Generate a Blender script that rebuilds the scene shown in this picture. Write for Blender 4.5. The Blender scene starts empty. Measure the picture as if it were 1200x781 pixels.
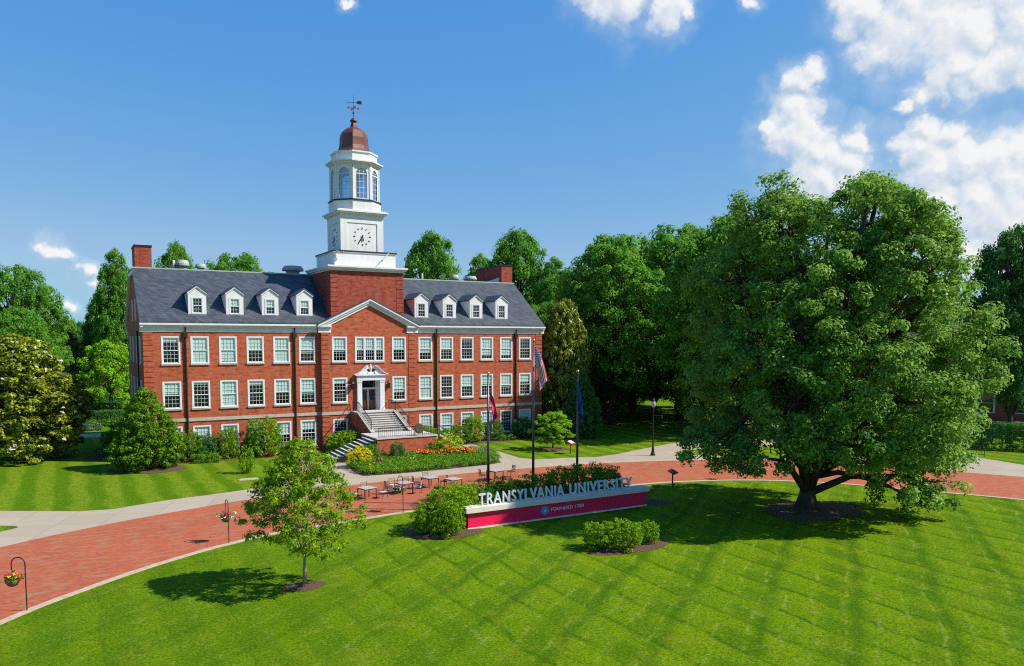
import bpy, math, random
import numpy as np
from mathutils import Matrix, Vector
R_ = math.radians
random.seed(7)
sc = bpy.context.scene
COL = sc.collection

# ------------------------------------------------------------------ camera
W_PX, FOC = 1200.0, 902.818
CAM = np.array([-24.56, -70.366, 10.348])
def _rot(yaw, pitch, roll):
    y, p, r = R_(yaw), R_(pitch), R_(roll)
    Rz = np.array([[math.cos(y), -math.sin(y), 0], [math.sin(y), math.cos(y), 0], [0, 0, 1]])
    Rx = np.array([[1, 0, 0], [0, math.cos(p), -math.sin(p)], [0, math.sin(p), math.cos(p)]])
    Ry = np.array([[math.cos(r), 0, math.sin(r)], [0, 1, 0], [-math.sin(r), 0, math.cos(r)]])
    return Rz @ Rx @ Ry
MC = _rot(-29.775, -4.25, -0.076)
cd = bpy.data.cameras.new('camera')
cam = bpy.data.objects.new('camera', cd); COL.objects.link(cam)
cd.sensor_width = 36.0; cd.lens = FOC / W_PX * 36.0
cd.shift_y = 73.652 / W_PX
cd.clip_start = 0.1; cd.clip_end = 6000
mw = Matrix.Identity(4)
for i in range(3):
    mw[i][0] = MC[i, 0]; mw[i][1] = MC[i, 2]; mw[i][2] = -MC[i, 1]; mw[i][3] = CAM[i]
cam.matrix_world = mw
sc.camera = cam

def ray(X, Y): return MC @ np.array([(X - 600) / FOC, 1.0, -(Y - 464.152) / FOC])
def at(X, Y, z=0.0):                       # survey helper: where the line of sight meets height z
    v = ray(X, Y); p = CAM + v * (z - CAM[2]) / v[2]; return float(p[0]), float(p[1])

# ------------------------------------------------------------------ light
SUN_EL, SUN_AZ = R_(44.0), math.atan2(0.83, -0.56)      # azimuth from +Y towards +X
SUN = Vector((math.sin(SUN_AZ) * math.cos(SUN_EL), math.cos(SUN_AZ) * math.cos(SUN_EL), math.sin(SUN_EL)))
ld = bpy.data.lights.new('sun', 'SUN'); ld.energy = 4.4; ld.angle = R_(0.53); ld.color = (1.0, 0.93, 0.80)
sun = bpy.data.objects.new('sun', ld); COL.objects.link(sun)
sun.rotation_euler = SUN.to_track_quat('Z', 'Y').to_euler()
sun.location = (0, 0, 60)

world = bpy.data.worlds.new('World'); sc.world = world; world.use_nodes = True
WT = world.node_tree; WT.nodes.clear()
SKY_STR = 0.15
DENOISE = False

def nd(nt, t, **kw):
    n = nt.nodes.new(t)
    for k, v in kw.items(): setattr(n, k, v)
    return n
def math_(nt, op, a, b=None, c=None, clamp=False):
    n = nt.nodes.new('ShaderNodeMath'); n.operation = op; n.use_clamp = clamp
    for i, x in enumerate((a, b, c)):
        if x is None: continue
        if isinstance(x, (int, float)): n.inputs[i].default_value = x
        else: nt.links.new(x, n.inputs[i])
    return n.outputs[0]
def vmath(nt, op, a, b=None, scale=None):
    n = nt.nodes.new('ShaderNodeVectorMath'); n.operation = op
    for i, x in enumerate((a, b)):
        if x is None: continue
        if isinstance(x, (tuple, list, Vector)): n.inputs[i].default_value = tuple(x)
        else: nt.links.new(x, n.inputs[i])
    if scale is not None:
        if isinstance(scale, (int, float)): n.inputs['Scale'].default_value = scale
        else: nt.links.new(scale, n.inputs['Scale'])
    return n.outputs['Value'] if op in ('DISTANCE', 'DOT_PRODUCT', 'LENGTH') else n.outputs['Vector']
def noise(nt, vec, scale, detail=4, rough=0.55, dist=0.0):
    n = nt.nodes.new('ShaderNodeTexNoise'); n.inputs['Scale'].default_value = scale
    n.inputs['Detail'].default_value = detail; n.inputs['Roughness'].default_value = rough
    n.inputs['Distortion'].default_value = dist
    if vec is not None: nt.links.new(vec, n.inputs['Vector'])
    return n
KA = 1.0                                   # surfaces sit a little below their nominal tone so that the exposure suits the foliage
def mixc(nt, fac, a, b, mode='MIX'):
    n = nt.nodes.new('ShaderNodeMix'); n.data_type = 'RGBA'; n.blend_type = mode
    for s, x in ((n.inputs[0], fac), (n.inputs[6], a), (n.inputs[7], b)):
        if isinstance(x, (int, float)): s.default_value = x
        elif isinstance(x, tuple): s.default_value = (*[q * KA for q in x[:3]], 1)
        else: nt.links.new(x, s)
    return n.outputs[2]
def maprange(nt, v, a, b, c=0.0, d=1.0, smooth=False):
    n = nt.nodes.new('ShaderNodeMapRange'); n.clamp = True
    n.interpolation_type = 'SMOOTHSTEP' if smooth else 'LINEAR'
    nt.links.new(v, n.inputs[0])
    for i, x in enumerate((a, b, c, d)): n.inputs[i + 1].default_value = x
    return n.outputs[0]

# cumulus banks: each puff is a direction in the sky and an angular size
PUFFS = [(1008,18,34),(1050,42,52),(1092,22,62),(1142,30,58),(1192,58,44),(1100,96,34),(1128,84,42),(1155,92,34),(1205,20,60),
         (1078,120,15),(1062,128,10),(940,96,21),(952,84,17),(926,126,25),(934,160,38),(902,152,13),(962,182,40),(1000,170,25),
         (958,206,42),(994,192,30),(1012,164,12),(1088,150,24),(1072,172,28),(1114,160,26),(1100,200,42),(1126,192,42),(1160,190,38),
         (1184,212,44),(1150,244,52),(1100,240,44),(1206,262,52),(1180,290,44),(1110,285,30),(1140,300,34),(1200,310,40),(1215,180,40),(1190,-5,40),(1075,5,40),(1030,60,30),
         (690,-6,24),(732,-6,38),(782,4,30),(806,12,11),(882,2,12),
         (62,292,15),(52,290,10),(73,297,11),(100,319,11),(88,317,9),(106,332,9),(78,362,9),(64,355,6),(408,8,7)]
def make_field():
    g = bpy.data.node_groups.new('cloud_field', 'ShaderNodeTree')
    g.interface.new_socket('Vector', in_out='INPUT', socket_type='NodeSocketVector')
    g.interface.new_socket('Field', in_out='OUTPUT', socket_type='NodeSocketFloat')
    gi = g.nodes.new('NodeGroupInput'); go = g.nodes.new('NodeGroupOutput')
    v = gi.outputs[0]
    n1 = noise(g, v, 22, 5, 0.65)
    w = vmath(g, 'ADD', v, vmath(g, 'SCALE', vmath(g, 'SUBTRACT', n1.outputs['Color'], (.5, .5, .5)), scale=0.042))
    acc = None
    for X, Y, r in PUFFS:
        d = ray(X, Y); L = np.linalg.norm(d); d = d / L; rr = r / FOC / L * 1.30
        f = math_(g, 'MULTIPLY_ADD', vmath(g, 'DISTANCE', w, tuple(float(q) for q in d)), -1.0 / rr, 1.0)
        acc = f if acc is None else math_(g, 'SMOOTH_MAX', acc, f, 0.16)
    for scl, amp in ((17, .38), (44, .22), (110, .07)):
        vo = g.nodes.new('ShaderNodeTexVoronoi'); vo.feature = 'F1'; vo.inputs['Scale'].default_value = scl; g.links.new(w, vo.inputs['Vector'])
        acc = math_(g, 'MULTIPLY_ADD', math_(g, 'SUBTRACT', .45, vo.outputs['Distance']), amp * 1.35, acc)
    g.links.new(acc, go.inputs[0])
    return g
FG = make_field()
tc = nd(WT, 'ShaderNodeTexCoord'); dirv = vmath(WT, 'NORMALIZE', tc.outputs['Generated'])
def field(v):
    n = WT.nodes.new('ShaderNodeGroup'); n.node_tree = FG; WT.links.new(v, n.inputs[0]); return n.outputs[0]
f0 = field(dirv)
sd = np.array([SUN.x, SUN.y, SUN.z]); fw = MC[:, 1]; st = sd - fw * (sd @ fw); st = st / np.linalg.norm(st) * 0.006 + np.array([0, 0, .005])
f1 = field(vmath(WT, 'ADD', dirv, tuple(float(q) for q in st)))
alpha = math_(WT, 'MAXIMUM', maprange(WT, f0, 0.0, 0.62, 0, 1, True), maprange(WT, f0, -0.55, 0.5, 0, .30, True))
relief = maprange(WT, math_(WT, 'SUBTRACT', f0, f1), -0.30, 0.22, 0, 1)
core = maprange(WT, f0, 0.25, 0.9, 0, 1)
shade = math_(WT, 'SUBTRACT', relief, math_(WT, 'MULTIPLY', core, 0.10), clamp=True)
ccol = mixc(WT, shade, (0.33, 0.39, 0.47), (0.575, 0.57, 0.56))
sky = nd(WT, 'ShaderNodeTexSky'); sky.sky_type = 'NISHITA'; sky.sun_disc = False
sky.sun_elevation = SUN_EL; sky.sun_rotation = SUN_AZ; sky.altitude = 300; sky.air_density = 1.0; sky.dust_density = 0.6; sky.ozone_density = 2.5
skyc = mixc(WT, 1.0, sky.outputs[0], (SKY_STR, SKY_STR, SKY_STR), 'MULTIPLY')
sep = nd(WT, 'ShaderNodeSeparateColor'); WT.links.new(skyc, sep.inputs[0]); cmb = nd(WT, 'ShaderNodeCombineColor')
chs = [math_(WT, 'MULTIPLY', math_(WT, 'POWER', sep.outputs[ch], g_), k_) for ch, (k_, g_) in enumerate(((.415, 1.22), (.366, .60), (.462, .15)))]
chs[0] = math_(WT, 'MINIMUM', chs[0], math_(WT, 'MULTIPLY', chs[1], .60))        # deep summer blue that pales only a little towards the horizon
for ch in range(3): WT.links.new(chs[ch], cmb.inputs[ch])
final = mixc(WT, math_(WT, 'MULTIPLY', alpha, 0.96), cmb.outputs[0], ccol)
bg = nd(WT, 'ShaderNodeBackground'); bg.inputs['Strength'].default_value = 1.0
WT.links.new(final, bg.inputs['Color'])
wo = nd(WT, 'ShaderNodeOutputWorld'); WT.links.new(bg.outputs[0], wo.inputs['Surface'])

sc.view_settings.view_transform = 'Standard'; sc.view_settings.look = 'None'
sc.view_settings.exposure = 0.75; sc.view_settings.gamma = 1.0
sc.render.engine = 'CYCLES'
sc.cycles.max_bounces = 6; sc.cycles.diffuse_bounces = 4; sc.cycles.glossy_bounces = 3; sc.cycles.transparent_max_bounces = 16
sc.cycles.caustics_reflective = False; sc.cycles.caustics_refractive = False
sc.cycles.sample_clamp_indirect = 4.0
sc.cycles.filter_width = 1.1
sc.cycles.use_denoising = DENOISE

# ------------------------------------------------------------------ materials
MAT = {}
KA = 0.92
def mat(name):
    m = bpy.data.materials.new(name); m.use_nodes = True
    nt = m.node_tree; b = nt.nodes['Principled BSDF']; MAT[name] = m
    return m, nt, b
def bump(nt, b, h, strength=0.3, dist=0.02):
    n = nt.nodes.new('ShaderNodeBump'); n.inputs['Strength'].default_value = strength; n.inputs['Distance'].default_value = dist
    nt.links.new(h, n.inputs['Height']); nt.links.new(n.outputs[0], b.inputs['Normal'])
def plain(name, c, rough=0.6, metal=0.0, var=0.12, scale=3.0, spec=0.5, streak=False):
    m, nt, b = mat(name)
    tcn = nd(nt, 'ShaderNodeTexCoord'); v = tcn.outputs['Object']
    if streak:
        mp = nd(nt, 'ShaderNodeMapping'); mp.inputs['Scale'].default_value = (1, 1, .15); nt.links.new(v, mp.inputs[0]); v = mp.outputs[0]
    n = noise(nt, v, scale, 6, .6)
    lo = tuple(x * (1 - var) for x in c); hi = tuple(min(1, x * (1 + var)) for x in c)
    nt.links.new(mixc(nt, maprange(nt, n.outputs[0], .3, .7), lo, hi), b.inputs['Base Color'])
    b.inputs['Roughness'].default_value = rough; b.inputs['Metallic'].default_value = metal
    b.inputs['Specular IOR Level'].default_value = spec
    return m
def uv_wall(nt):                       # horizontal run and height of an upright wall, from object coordinates
    t = nd(nt, 'ShaderNodeTexCoord'); s = nd(nt, 'ShaderNodeSeparateXYZ'); nt.links.new(t.outputs['Object'], s.inputs[0])
    c = nd(nt, 'ShaderNodeCombineXYZ'); nt.links.new(math_(nt, 'ADD', s.outputs[0], s.outputs[1]), c.inputs[0]); nt.links.new(s.outputs[2], c.inputs[1])
    return c.outputs[0], t.outputs['Object']
def brick(name, c1, c2, mo, bw=.23, bh=.075, patch=(.30, .19, .13), rough=.85):
    m, nt, b = mat(name)
    u, ob = uv_wall(nt)
    bt = nd(nt, 'ShaderNodeTexBrick'); nt.links.new(u, bt.inputs['Vector'])
    bt.inputs['Scale'].default_value = 1.0; bt.inputs['Brick Width'].default_value = bw; bt.inputs['Row Height'].default_value = bh
    bt.inputs['Mortar Size'].default_value = .007; bt.inputs['Mortar Smooth'].default_value = .2; bt.inputs['Bias'].default_value = -.1
    bt.inputs['Color1'].default_value = (*c1, 1); bt.inputs['Color2'].default_value = (*c2, 1); bt.inputs['Mortar'].default_value = (*mo, 1)
    mp = nd(nt, 'ShaderNodeMapping'); mp.inputs['Scale'].default_value = (1.1, 3.0, 1); nt.links.new(u, mp.inputs[0])
    n1 = noise(nt, mp.outputs[0], 1.5, 5, .75); n2 = noise(nt, ob, .35, 4, .6)
    c = mixc(nt, maprange(nt, n1.outputs[0], .52, .62, 0, .85), bt.outputs[0], patch)
    c = mixc(nt, maprange(nt, n1.outputs[0], .47, .37, 0, .80), c, tuple(x * .6 for x in c2))
    c = mixc(nt, maprange(nt, n2.outputs[0], .3, .75, 0, .30), c, tuple(x * 1.15 for x in c1))
    mp2 = nd(nt, 'ShaderNodeMapping'); mp2.inputs['Scale'].default_value = (2.6, .22, 1); nt.links.new(u, mp2.inputs[0]); n3 = noise(nt, mp2.outputs[0], 1.0, 4, .6)
    c = mixc(nt, maprange(nt, n3.outputs[0], .54, .72, 0, .38), c, tuple(x * .55 for x in c2))
    nt.links.new(c, b.inputs['Base Color']); b.inputs['Roughness'].default_value = rough
    b.inputs['Specular IOR Level'].default_value = .25
    bump(nt, b, bt.outputs['Fac'], -.25, .01)
    return m
brick('brick', (.48, .088, .030), (.30, .044, .018), (.38, .20, .13), patch=(.33, .175, .125))
brick('brick_tower', (.35, .050, .028), (.22, .026, .016), (.34, .16, .11), patch=(.31, .13, .095))
brick('stone_grey', (.30, .27, .22), (.24, .22, .18), (.2, .19, .17), .8, .35, patch=(.35, .33, .28))
brick('stone_shaded', (.11, .10, .085), (.08, .075, .065), (.07, .065, .06), .8, .35, patch=(.13, .12, .10))  # darkened stone: the shade on the side flight risers is in its colour
plain('white_paint', (.70, .71, .73), .5, var=.09, scale=2.2, streak=True)
plain('white_stone', (.5, .48, .44), .7, var=.12, scale=3)
plain('limestone', (.44, .40, .33), .8, var=.15, scale=5)
plain('tread_stone', (.47, .46, .44), .8, var=.15, scale=4)
plain('copper', (.15, .050, .040), .5, .15, var=.35, scale=1.5, streak=True)
plain('verdigris', (.32, .44, .38), .7, var=.2)
plain('black_metal', (.016, .017, .019), .45, .3, var=.2)
plain('pole_metal', (.07, .085, .115), .35, .6, var=.2)
plain('gutter_dark', (.02, .016, .014), .5, .2, var=.2)
plain('grey_metal', (.36, .37, .38), .7, .0, var=.15)
plain('unlit_dark', (.012, .026, .055), .9, var=.2)  # near-black blue paints the gloom behind glass and in openings
plain('blind', (.74, .80, .70), .7, var=.06)
plain('door_wood', (.16, .045, .022), .4, var=.25, scale=6)
plain('bronze', (.13, .11, .07), .5, .5, var=.3, scale=8)
plain('gold', (.75, .55, .15), .3, .9, var=.1)
plain('crimson', (.80, .003, .085), .5, var=.04)
plain('cap_stone', (.66, .62, .54), .75, var=.10, scale=2.5)
plain('letter_metal', (.66, .69, .73), .4, .1, var=.06)
plain('letter_white', (.8, .8, .78), .5, var=.03)
plain('seal_blue', (.05, .34, .52), .4, var=.1)
plain('flag_crimson', (.55, .010, .08), .7, var=.1)
plain('flag_blue', (.010, .07, .36), .7, var=.1)
plain('sign_red', (.62, .015, .05), .5, var=.08)
plain('terracotta', (.17, .11, .05), .9, var=.3, scale=20)
plain('table_top', (.42, .43, .42), .4, .1, var=.15)
plain('table_frame', (.05, .05, .05), .5, .3, var=.1)
plain('chair_wood', (.36, .24, .15), .6, var=.2, scale=8)
plain('chair_dark', (.05, .045, .045), .6, var=.2)
plain('chair_seat', (.55, .50, .45), .6, var=.12)
plain('petal_red', (.70, .02, .03), .6, var=.2); plain('petal_pink', (.62, .10, .22), .6, var=.2)
plain('petal_white', (.75, .72, .70), .6, var=.05); plain('petal_yellow', (.75, .48, .02), .6, var=.15)
plain('petal_orange', (.78, .20, .015), .6, var=.2); plain('petal_mauve', (.42, .20, .36), .6, var=.2)
plain('lamp_glass', (.38, .42, .46), .25, var=.05)
plain('sign_blue', (.03, .22, .55), .5, var=.1)
plain('roof_far', (.20, .22, .26), .8, var=.15); plain('siding_far', (.55, .55, .55), .8, var=.1)
plain('car_paint', (.55, .56, .58), .25, .4, var=.05); plain('tyre', (.015, .015, .015), .8)
plain('bench_wood', (.40, .28, .18), .7, var=.25, scale=10)
plain('fence_dark', (.02, .025, .022), .7, var=.2)

def slate():
    m, nt, b = mat('slate'); u, ob = uv_wall(nt)
    bt = nd(nt, 'ShaderNodeTexBrick'); nt.links.new(u, bt.inputs['Vector'])
    bt.inputs['Scale'].default_value = 1.0; bt.inputs['Brick Width'].default_value = .36; bt.inputs['Row Height'].default_value = .20
    bt.inputs['Mortar Size'].default_value = .012; bt.inputs['Mortar Smooth'].default_value = .3
    bt.inputs['Color1'].default_value = (.072, .085, .105, 1); bt.inputs['Color2'].default_value = (.030, .040, .056, 1); bt.inputs['Mortar'].default_value = (.016, .020, .028, 1)
    n = noise(nt, u, 1.6, 6, .65); n2 = noise(nt, u, .25, 4, .6)
    c = mixc(nt, maprange(nt, n.outputs[0], .53, .70, 0, .6), bt.outputs[0], (.125, .125, .13))
    c = mixc(nt, maprange(nt, n2.outputs[0], .35, .7, 0, .35), c, (.045, .058, .08))
    nt.links.new(c, b.inputs['Base Color']); b.inputs['Roughness'].default_value = .55; b.inputs['Specular IOR Level'].default_value = .4
    bump(nt, b, math_(nt, 'ADD', math_(nt, 'MULTIPLY', bt.outputs['Fac'], -1.0), n.outputs[0]), .4, .02)
slate()
def glass(name, tint, refl):
    m, nt, b = mat(name); nt.nodes.remove(b); out = nt.nodes['Material Output']
    tr = nd(nt, 'ShaderNodeBsdfTransparent'); tr.inputs[0].default_value = (*tint, 1)
    gl = nd(nt, 'ShaderNodeBsdfGlossy'); gl.inputs['Roughness'].default_value = .02; gl.inputs['Color'].default_value = (.95, .97, 1, 1)
    t = nd(nt, 'ShaderNodeTexCoord'); n = noise(nt, t.outputs['Object'], 1.3, 2, .5)
    bn = nd(nt, 'ShaderNodeBump'); bn.inputs['Strength'].default_value = .15; bn.inputs['Distance'].default_value = .05
    nt.links.new(n.outputs[0], bn.inputs['Height']); nt.links.new(bn.outputs[0], gl.inputs['Normal'])
    fr = nd(nt, 'ShaderNodeLayerWeight'); fr.inputs[0].default_value = .5
    mx = nd(nt, 'ShaderNodeMixShader'); nt.links.new(math_(nt, 'ADD', math_(nt, 'MULTIPLY', math_(nt, 'POWER', fr.outputs['Facing'], 5.0), .8), refl, clamp=True), mx.inputs[0])
    nt.links.new(tr.outputs[0], mx.inputs[1]); nt.links.new(gl.outputs[0], mx.inputs[2]); nt.links.new(mx.outputs[0], out.inputs[0])
glass('glass', (.80, .92, .96), .06)
glass('lantern_glass', (.50, .75, .90), .25)

KA = 1.0
def leafmat(name, dark, light, trans=.30, gloss=.035, rough=.45):
    m, nt, b = mat(name); nt.nodes.remove(b); out = nt.nodes['Material Output']
    a = nd(nt, 'ShaderNodeAttribute'); a.attribute_name = 'tint'
    c = mixc(nt, a.outputs['Fac'], dark, light)
    df = nd(nt, 'ShaderNodeBsdfDiffuse'); tl = nd(nt, 'ShaderNodeBsdfTranslucent'); gl = nd(nt, 'ShaderNodeBsdfGlossy')
    gl.inputs['Roughness'].default_value = rough
    nt.links.new(c, df.inputs[0]); nt.links.new(mixc(nt, .35, c, light), tl.inputs[0])
    m1 = nd(nt, 'ShaderNodeMixShader'); m1.inputs[0].default_value = trans
    nt.links.new(df.outputs[0], m1.inputs[1]); nt.links.new(tl.outputs[0], m1.inputs[2])
    m2 = nd(nt, 'ShaderNodeMixShader'); m2.inputs[0].default_value = gloss
    nt.links.new(m1.outputs[0], m2.inputs[1]); nt.links.new(gl.outputs[0], m2.inputs[2]); nt.links.new(m2.outputs[0], out.inputs[0])
leafmat('leaf_big', (.014, .115, .020), (.29, .48, .068), 0.46, 0.014)
leafmat('leaf_wood', (.024, .16, .024), (.20, .43, .040), 0.5, 0.008)
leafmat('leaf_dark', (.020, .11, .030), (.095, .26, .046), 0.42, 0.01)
leafmat('leaf_bright', (.12, .32, .012), (.32, .58, .02), 0.45, 0.01)
leafmat('leaf_young', (.020, .13, .005), (.36, .52, .014), 0.46, 0.01)
leafmat('leaf_magnolia', (.014, .070, .005), (.34, .39, .014), 0.26, 0.05, .35)
leafmat('leaf_shrub', (.018, .11, .004), (.30, .50, .012), 0.42, 0.008)
leafmat('leaf_hedge', (.030, .15, .012), (.18, .37, .022), 0.42, 0.008)
leafmat('leaf_lime', (.20, .34, .012), (.48, .58, .02), 0.35, 0.012)
leafmat('leaf_yellow', (.45, .42, .006), (.85, .70, .010), 0.3, 0.012)
leafmat('leaf_evergreen', (.012, .08, .006), (.20, .38, .012), 0.36, 0.01)
leafmat('leaf_olive', (.05, .09, .025), (.17, .23, .045), 0.3, 0.02)
leafmat('leaf_bluish', (.04, .10, .05), (.12, .22, .10), .25, .03)
leafmat('leaf_bed', (.05, .18, .012), (.20, .40, .022), 0.4, 0.012)
KA = 0.92
plain('bark', (.055, .042, .030), .9, var=.4, scale=6, streak=True)
plain('bark_pale', (.36, .30, .22), .9, var=.3, scale=8, streak=True)

def lawn(name, cross):
    m, nt, b = mat(name); t = nd(nt, 'ShaderNodeTexCoord'); v = t.outputs['Object']
    s = nd(nt, 'ShaderNodeSeparateXYZ'); nt.links.new(v, s.inputs[0])
    wob = noise(nt, v, .25, 3, .5); wv = math_(nt, 'MULTIPLY', math_(nt, 'SUBTRACT', wob.outputs[0], .5), 1.1)
    fine = noise(nt, v, 9.0, 8, .75); blade = noise(nt, v, 38.0, 4, .8); big = noise(nt, v, .22, 5, .6); mid = noise(nt, v, 1.4, 6, .65)
    edge = math_(nt, 'MULTIPLY', math_(nt, 'SUBTRACT', mid.outputs[0], .5), .5)
    def stripes(coord, period, ph):
        x = math_(nt, 'MULTIPLY', math_(nt, 'ADD', math_(nt, 'ADD', coord, wv), math_(nt, 'ADD', edge, ph)), 2 * math.pi / period)
        return maprange(nt, math_(nt, 'SINE', x), -.55, .55, -1, 1, True)
    def lines(coord, period, ph):
        x = math_(nt, 'MULTIPLY', math_(nt, 'ADD', math_(nt, 'ADD', coord, wv), ph), math.pi / period)
        return maprange(nt, math_(nt, 'ABSOLUTE', math_(nt, 'SINE', x)), .34, 0, 0, 1, True)
    sx = stripes(s.outputs[0], 2.05, .3)
    patch = maprange(nt, big.outputs[0], .42, .62, 0, 1); worn = maprange(nt, mid.outputs[0], .46, .60, 0, 1)
    amp = math_(nt, 'MULTIPLY', maprange(nt, noise(nt, v, .16, 4, .6).outputs[0], .36, .58, .40, 1.0), maprange(nt, s.outputs[0], -16.0, -8.0, .60, 1.0))
    co = mixc(nt, math_(nt, 'MULTIPLY', maprange(nt, sx, -1, 1), math_(nt, 'MULTIPLY', amp, .75)), (.088, .188, .001), (.196, .302, .001))
    if not cross: co = mixc(nt, math_(nt, 'MULTIPLY', maprange(nt, sx, -1, 1), maprange(nt, mid.outputs[0], .35, .6, .35, .85)), (.085, .185, .001), (.235, .325, .020))
    brk = maprange(nt, noise(nt, v, .55, 4, .6).outputs[0], .38, .56, .40, 1.0)
    if cross:
        jit = math_(nt, 'MULTIPLY', mid.outputs[0], .45)
        dgl = math_(nt, 'ADD', math_(nt, 'MULTIPLY', s.outputs[0], -.60), math_(nt, 'MULTIPLY', s.outputs[1], .80))
        zone = maprange(nt, s.outputs[0], -18.0, -9.0, .40, 1, True)
        sd_ = stripes(dgl, 3.1, .7)
        co = mixc(nt, math_(nt, 'MULTIPLY', math_(nt, 'MULTIPLY', maprange(nt, sd_, -1, 1), zone), .55), co, (.205, .325, .001))
        dk = lines(math_(nt, 'ADD', s.outputs[0], jit), 2.05, 1.2)
        co = mixc(nt, math_(nt, 'MULTIPLY', math_(nt, 'MULTIPLY', dk, zone), math_(nt, 'MULTIPLY', brk, .95)), co, (.030, .108, .001))
        dk2 = lines(math_(nt, 'ADD', dgl, jit), 3.1, 1.7)
        co = mixc(nt, math_(nt, 'MULTIPLY', math_(nt, 'MULTIPLY', dk2, zone), math_(nt, 'MULTIPLY', brk, .80)), co, (.034, .112, .001))
        ld_ = lines(math_(nt, 'ADD', dgl, jit), 1.03, .4)
        co = mixc(nt, math_(nt, 'MULTIPLY', math_(nt, 'MULTIPLY', ld_, zone), math_(nt, 'MULTIPLY', worn, .80)), co, (.30, .38, .060))
    lx = lines(math_(nt, 'ADD', s.outputs[0], math_(nt, 'MULTIPLY', mid.outputs[0], .45)), 2.05, .15)
    co = mixc(nt, math_(nt, 'MULTIPLY', lx, math_(nt, 'MULTIPLY', math_(nt, 'MULTIPLY', patch, worn), .70)), co, (.27, .35, .060))
    co = mixc(nt, maprange(nt, big.outputs[0], .48, .70, 0, .35), co, (.105, .235, .006))
    co = mixc(nt, maprange(nt, noise(nt, v, .5, 4, .6).outputs[0], .54, .72, 0, .55), co, (.245, .285, .015))
    co = mixc(nt, maprange(nt, mid.outputs[0], .56, .75, 0, .45), co, (.25, .31, .040))
    co = mixc(nt, maprange(nt, noise(nt, v, 3.2, 5, .7).outputs[0], .50, .62, 0, .60), co, (.070, .150, .004))
    co = mixc(nt, maprange(nt, fine.outputs[0], .49, .60, .0, .80), co, (.045, .110, .003))
    co = mixc(nt, maprange(nt, fine.outputs[0], .46, .36, .0, .75), co, (.270, .345, .035))
    co = mixc(nt, maprange(nt, blade.outputs[0], .50, .75, 0, .35), co, (.045, .10, .004))
    nt.links.new(co, b.inputs['Base Color']); b.inputs['Roughness'].default_value = .8; b.inputs['Specular IOR Level'].default_value = .03
    bump(nt, b, math_(nt, 'ADD', fine.outputs[0], math_(nt, 'MULTIPLY', blade.outputs[0], .8)), .9, .06)
lawn('lawn', True); lawn('lawn_back', False)
def paving():
    m, nt, b = mat('paving'); t = nd(nt, 'ShaderNodeTexCoord'); v = t.outputs['Object']
    mp = nd(nt, 'ShaderNodeMapping'); mp.inputs['Rotation'].default_value = (0, 0, R_(32)); nt.links.new(v, mp.inputs[0])
    bt = nd(nt, 'ShaderNodeTexBrick'); nt.links.new(mp.outputs[0], bt.inputs['Vector'])
    bt.inputs['Scale'].default_value = 1.0; bt.inputs['Brick Width'].default_value = .22; bt.inputs['Row Height'].default_value = .11
    bt.inputs['Mortar Size'].default_value = .009; bt.inputs['Mortar Smooth'].default_value = .2
    bt.inputs['Color1'].default_value = (.44, .100, .040, 1); bt.inputs['Color2'].default_value = (.29, .062, .028, 1); bt.inputs['Mortar'].default_value = (.30, .13, .075, 1)
    m2 = nd(nt, 'ShaderNodeMapping'); m2.inputs['Scale'].default_value = (.9, 3.2, 1); m2.inputs['Rotation'].default_value = (0, 0, R_(28)); nt.links.new(v, m2.inputs[0])
    st = noise(nt, m2.outputs[0], .9, 5, .62); bigp = noise(nt, v, .3, 4, .6); fn = noise(nt, v, 7, 5, .7)
    c = mixc(nt, maprange(nt, st.outputs[0], .52, .58, 0, .80), bt.outputs[0], (.27, .175, .10))
    c = mixc(nt, maprange(nt, bigp.outputs[0], .35, .7, 0, .4), c, (.47, .105, .042))
    c = mixc(nt, maprange(nt, fn.outputs[0], .50, .68, 0, .5), c, (.26, .055, .026))
    nt.links.new(c, b.inputs['Base Color']); b.inputs['Roughness'].default_value = .85; b.inputs['Specular IOR Level'].default_value = .25
    bump(nt, b, bt.outputs['Fac'], -.3, .01)
paving()
def concrete():
    m, nt, b = mat('concrete'); t = nd(nt, 'ShaderNodeTexCoord'); v = t.outputs['Object']
    mp = nd(nt, 'ShaderNodeMapping'); mp.inputs['Rotation'].default_value = (0, 0, R_(20)); nt.links.new(v, mp.inputs[0])
    bt = nd(nt, 'ShaderNodeTexBrick'); nt.links.new(mp.outputs[0], bt.inputs['Vector']); bt.offset = 0
    bt.inputs['Scale'].default_value = 1.0; bt.inputs['Brick Width'].default_value = 2.4; bt.inputs['Row Height'].default_value = 2.4
    bt.inputs['Mortar Size'].default_value = .02; bt.inputs['Color1'].default_value = (.39, .33, .255, 1); bt.inputs['Color2'].default_value = (.345, .295, .225, 1); bt.inputs['Mortar'].default_value = (.25, .21, .16, 1)
    n = noise(nt, v, .8, 6, .65); n2 = noise(nt, v, 9, 4, .7)
    c = mixc(nt, maprange(nt, n.outputs[0], .5, .75, 0, .4), bt.outputs[0], (.28, .235, .18))
    c = mixc(nt, maprange(nt, n2.outputs[0], .5, .8, 0, .3), c, (.45, .385, .30))
    nt.links.new(c, b.inputs['Base Color']); b.inputs['Roughness'].default_value = .9; b.inputs['Specular IOR Level'].default_value = .25
concrete()
plain('kerb', (.44, .34, .26), .85, var=.2, scale=4)
def mulch():
    m, nt, b = mat('mulch'); t = nd(nt, 'ShaderNodeTexCoord'); n = noise(nt, t.outputs['Object'], 14, 6, .75)
    nt.links.new(mixc(nt, maprange(nt, n.outputs[0], .35, .7), (.055, .028, .016), (.17, .095, .055)), b.inputs['Base Color'])
    b.inputs['Roughness'].default_value = .95; bump(nt, b, n.outputs[0], 1.0, .08)
mulch()
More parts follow.
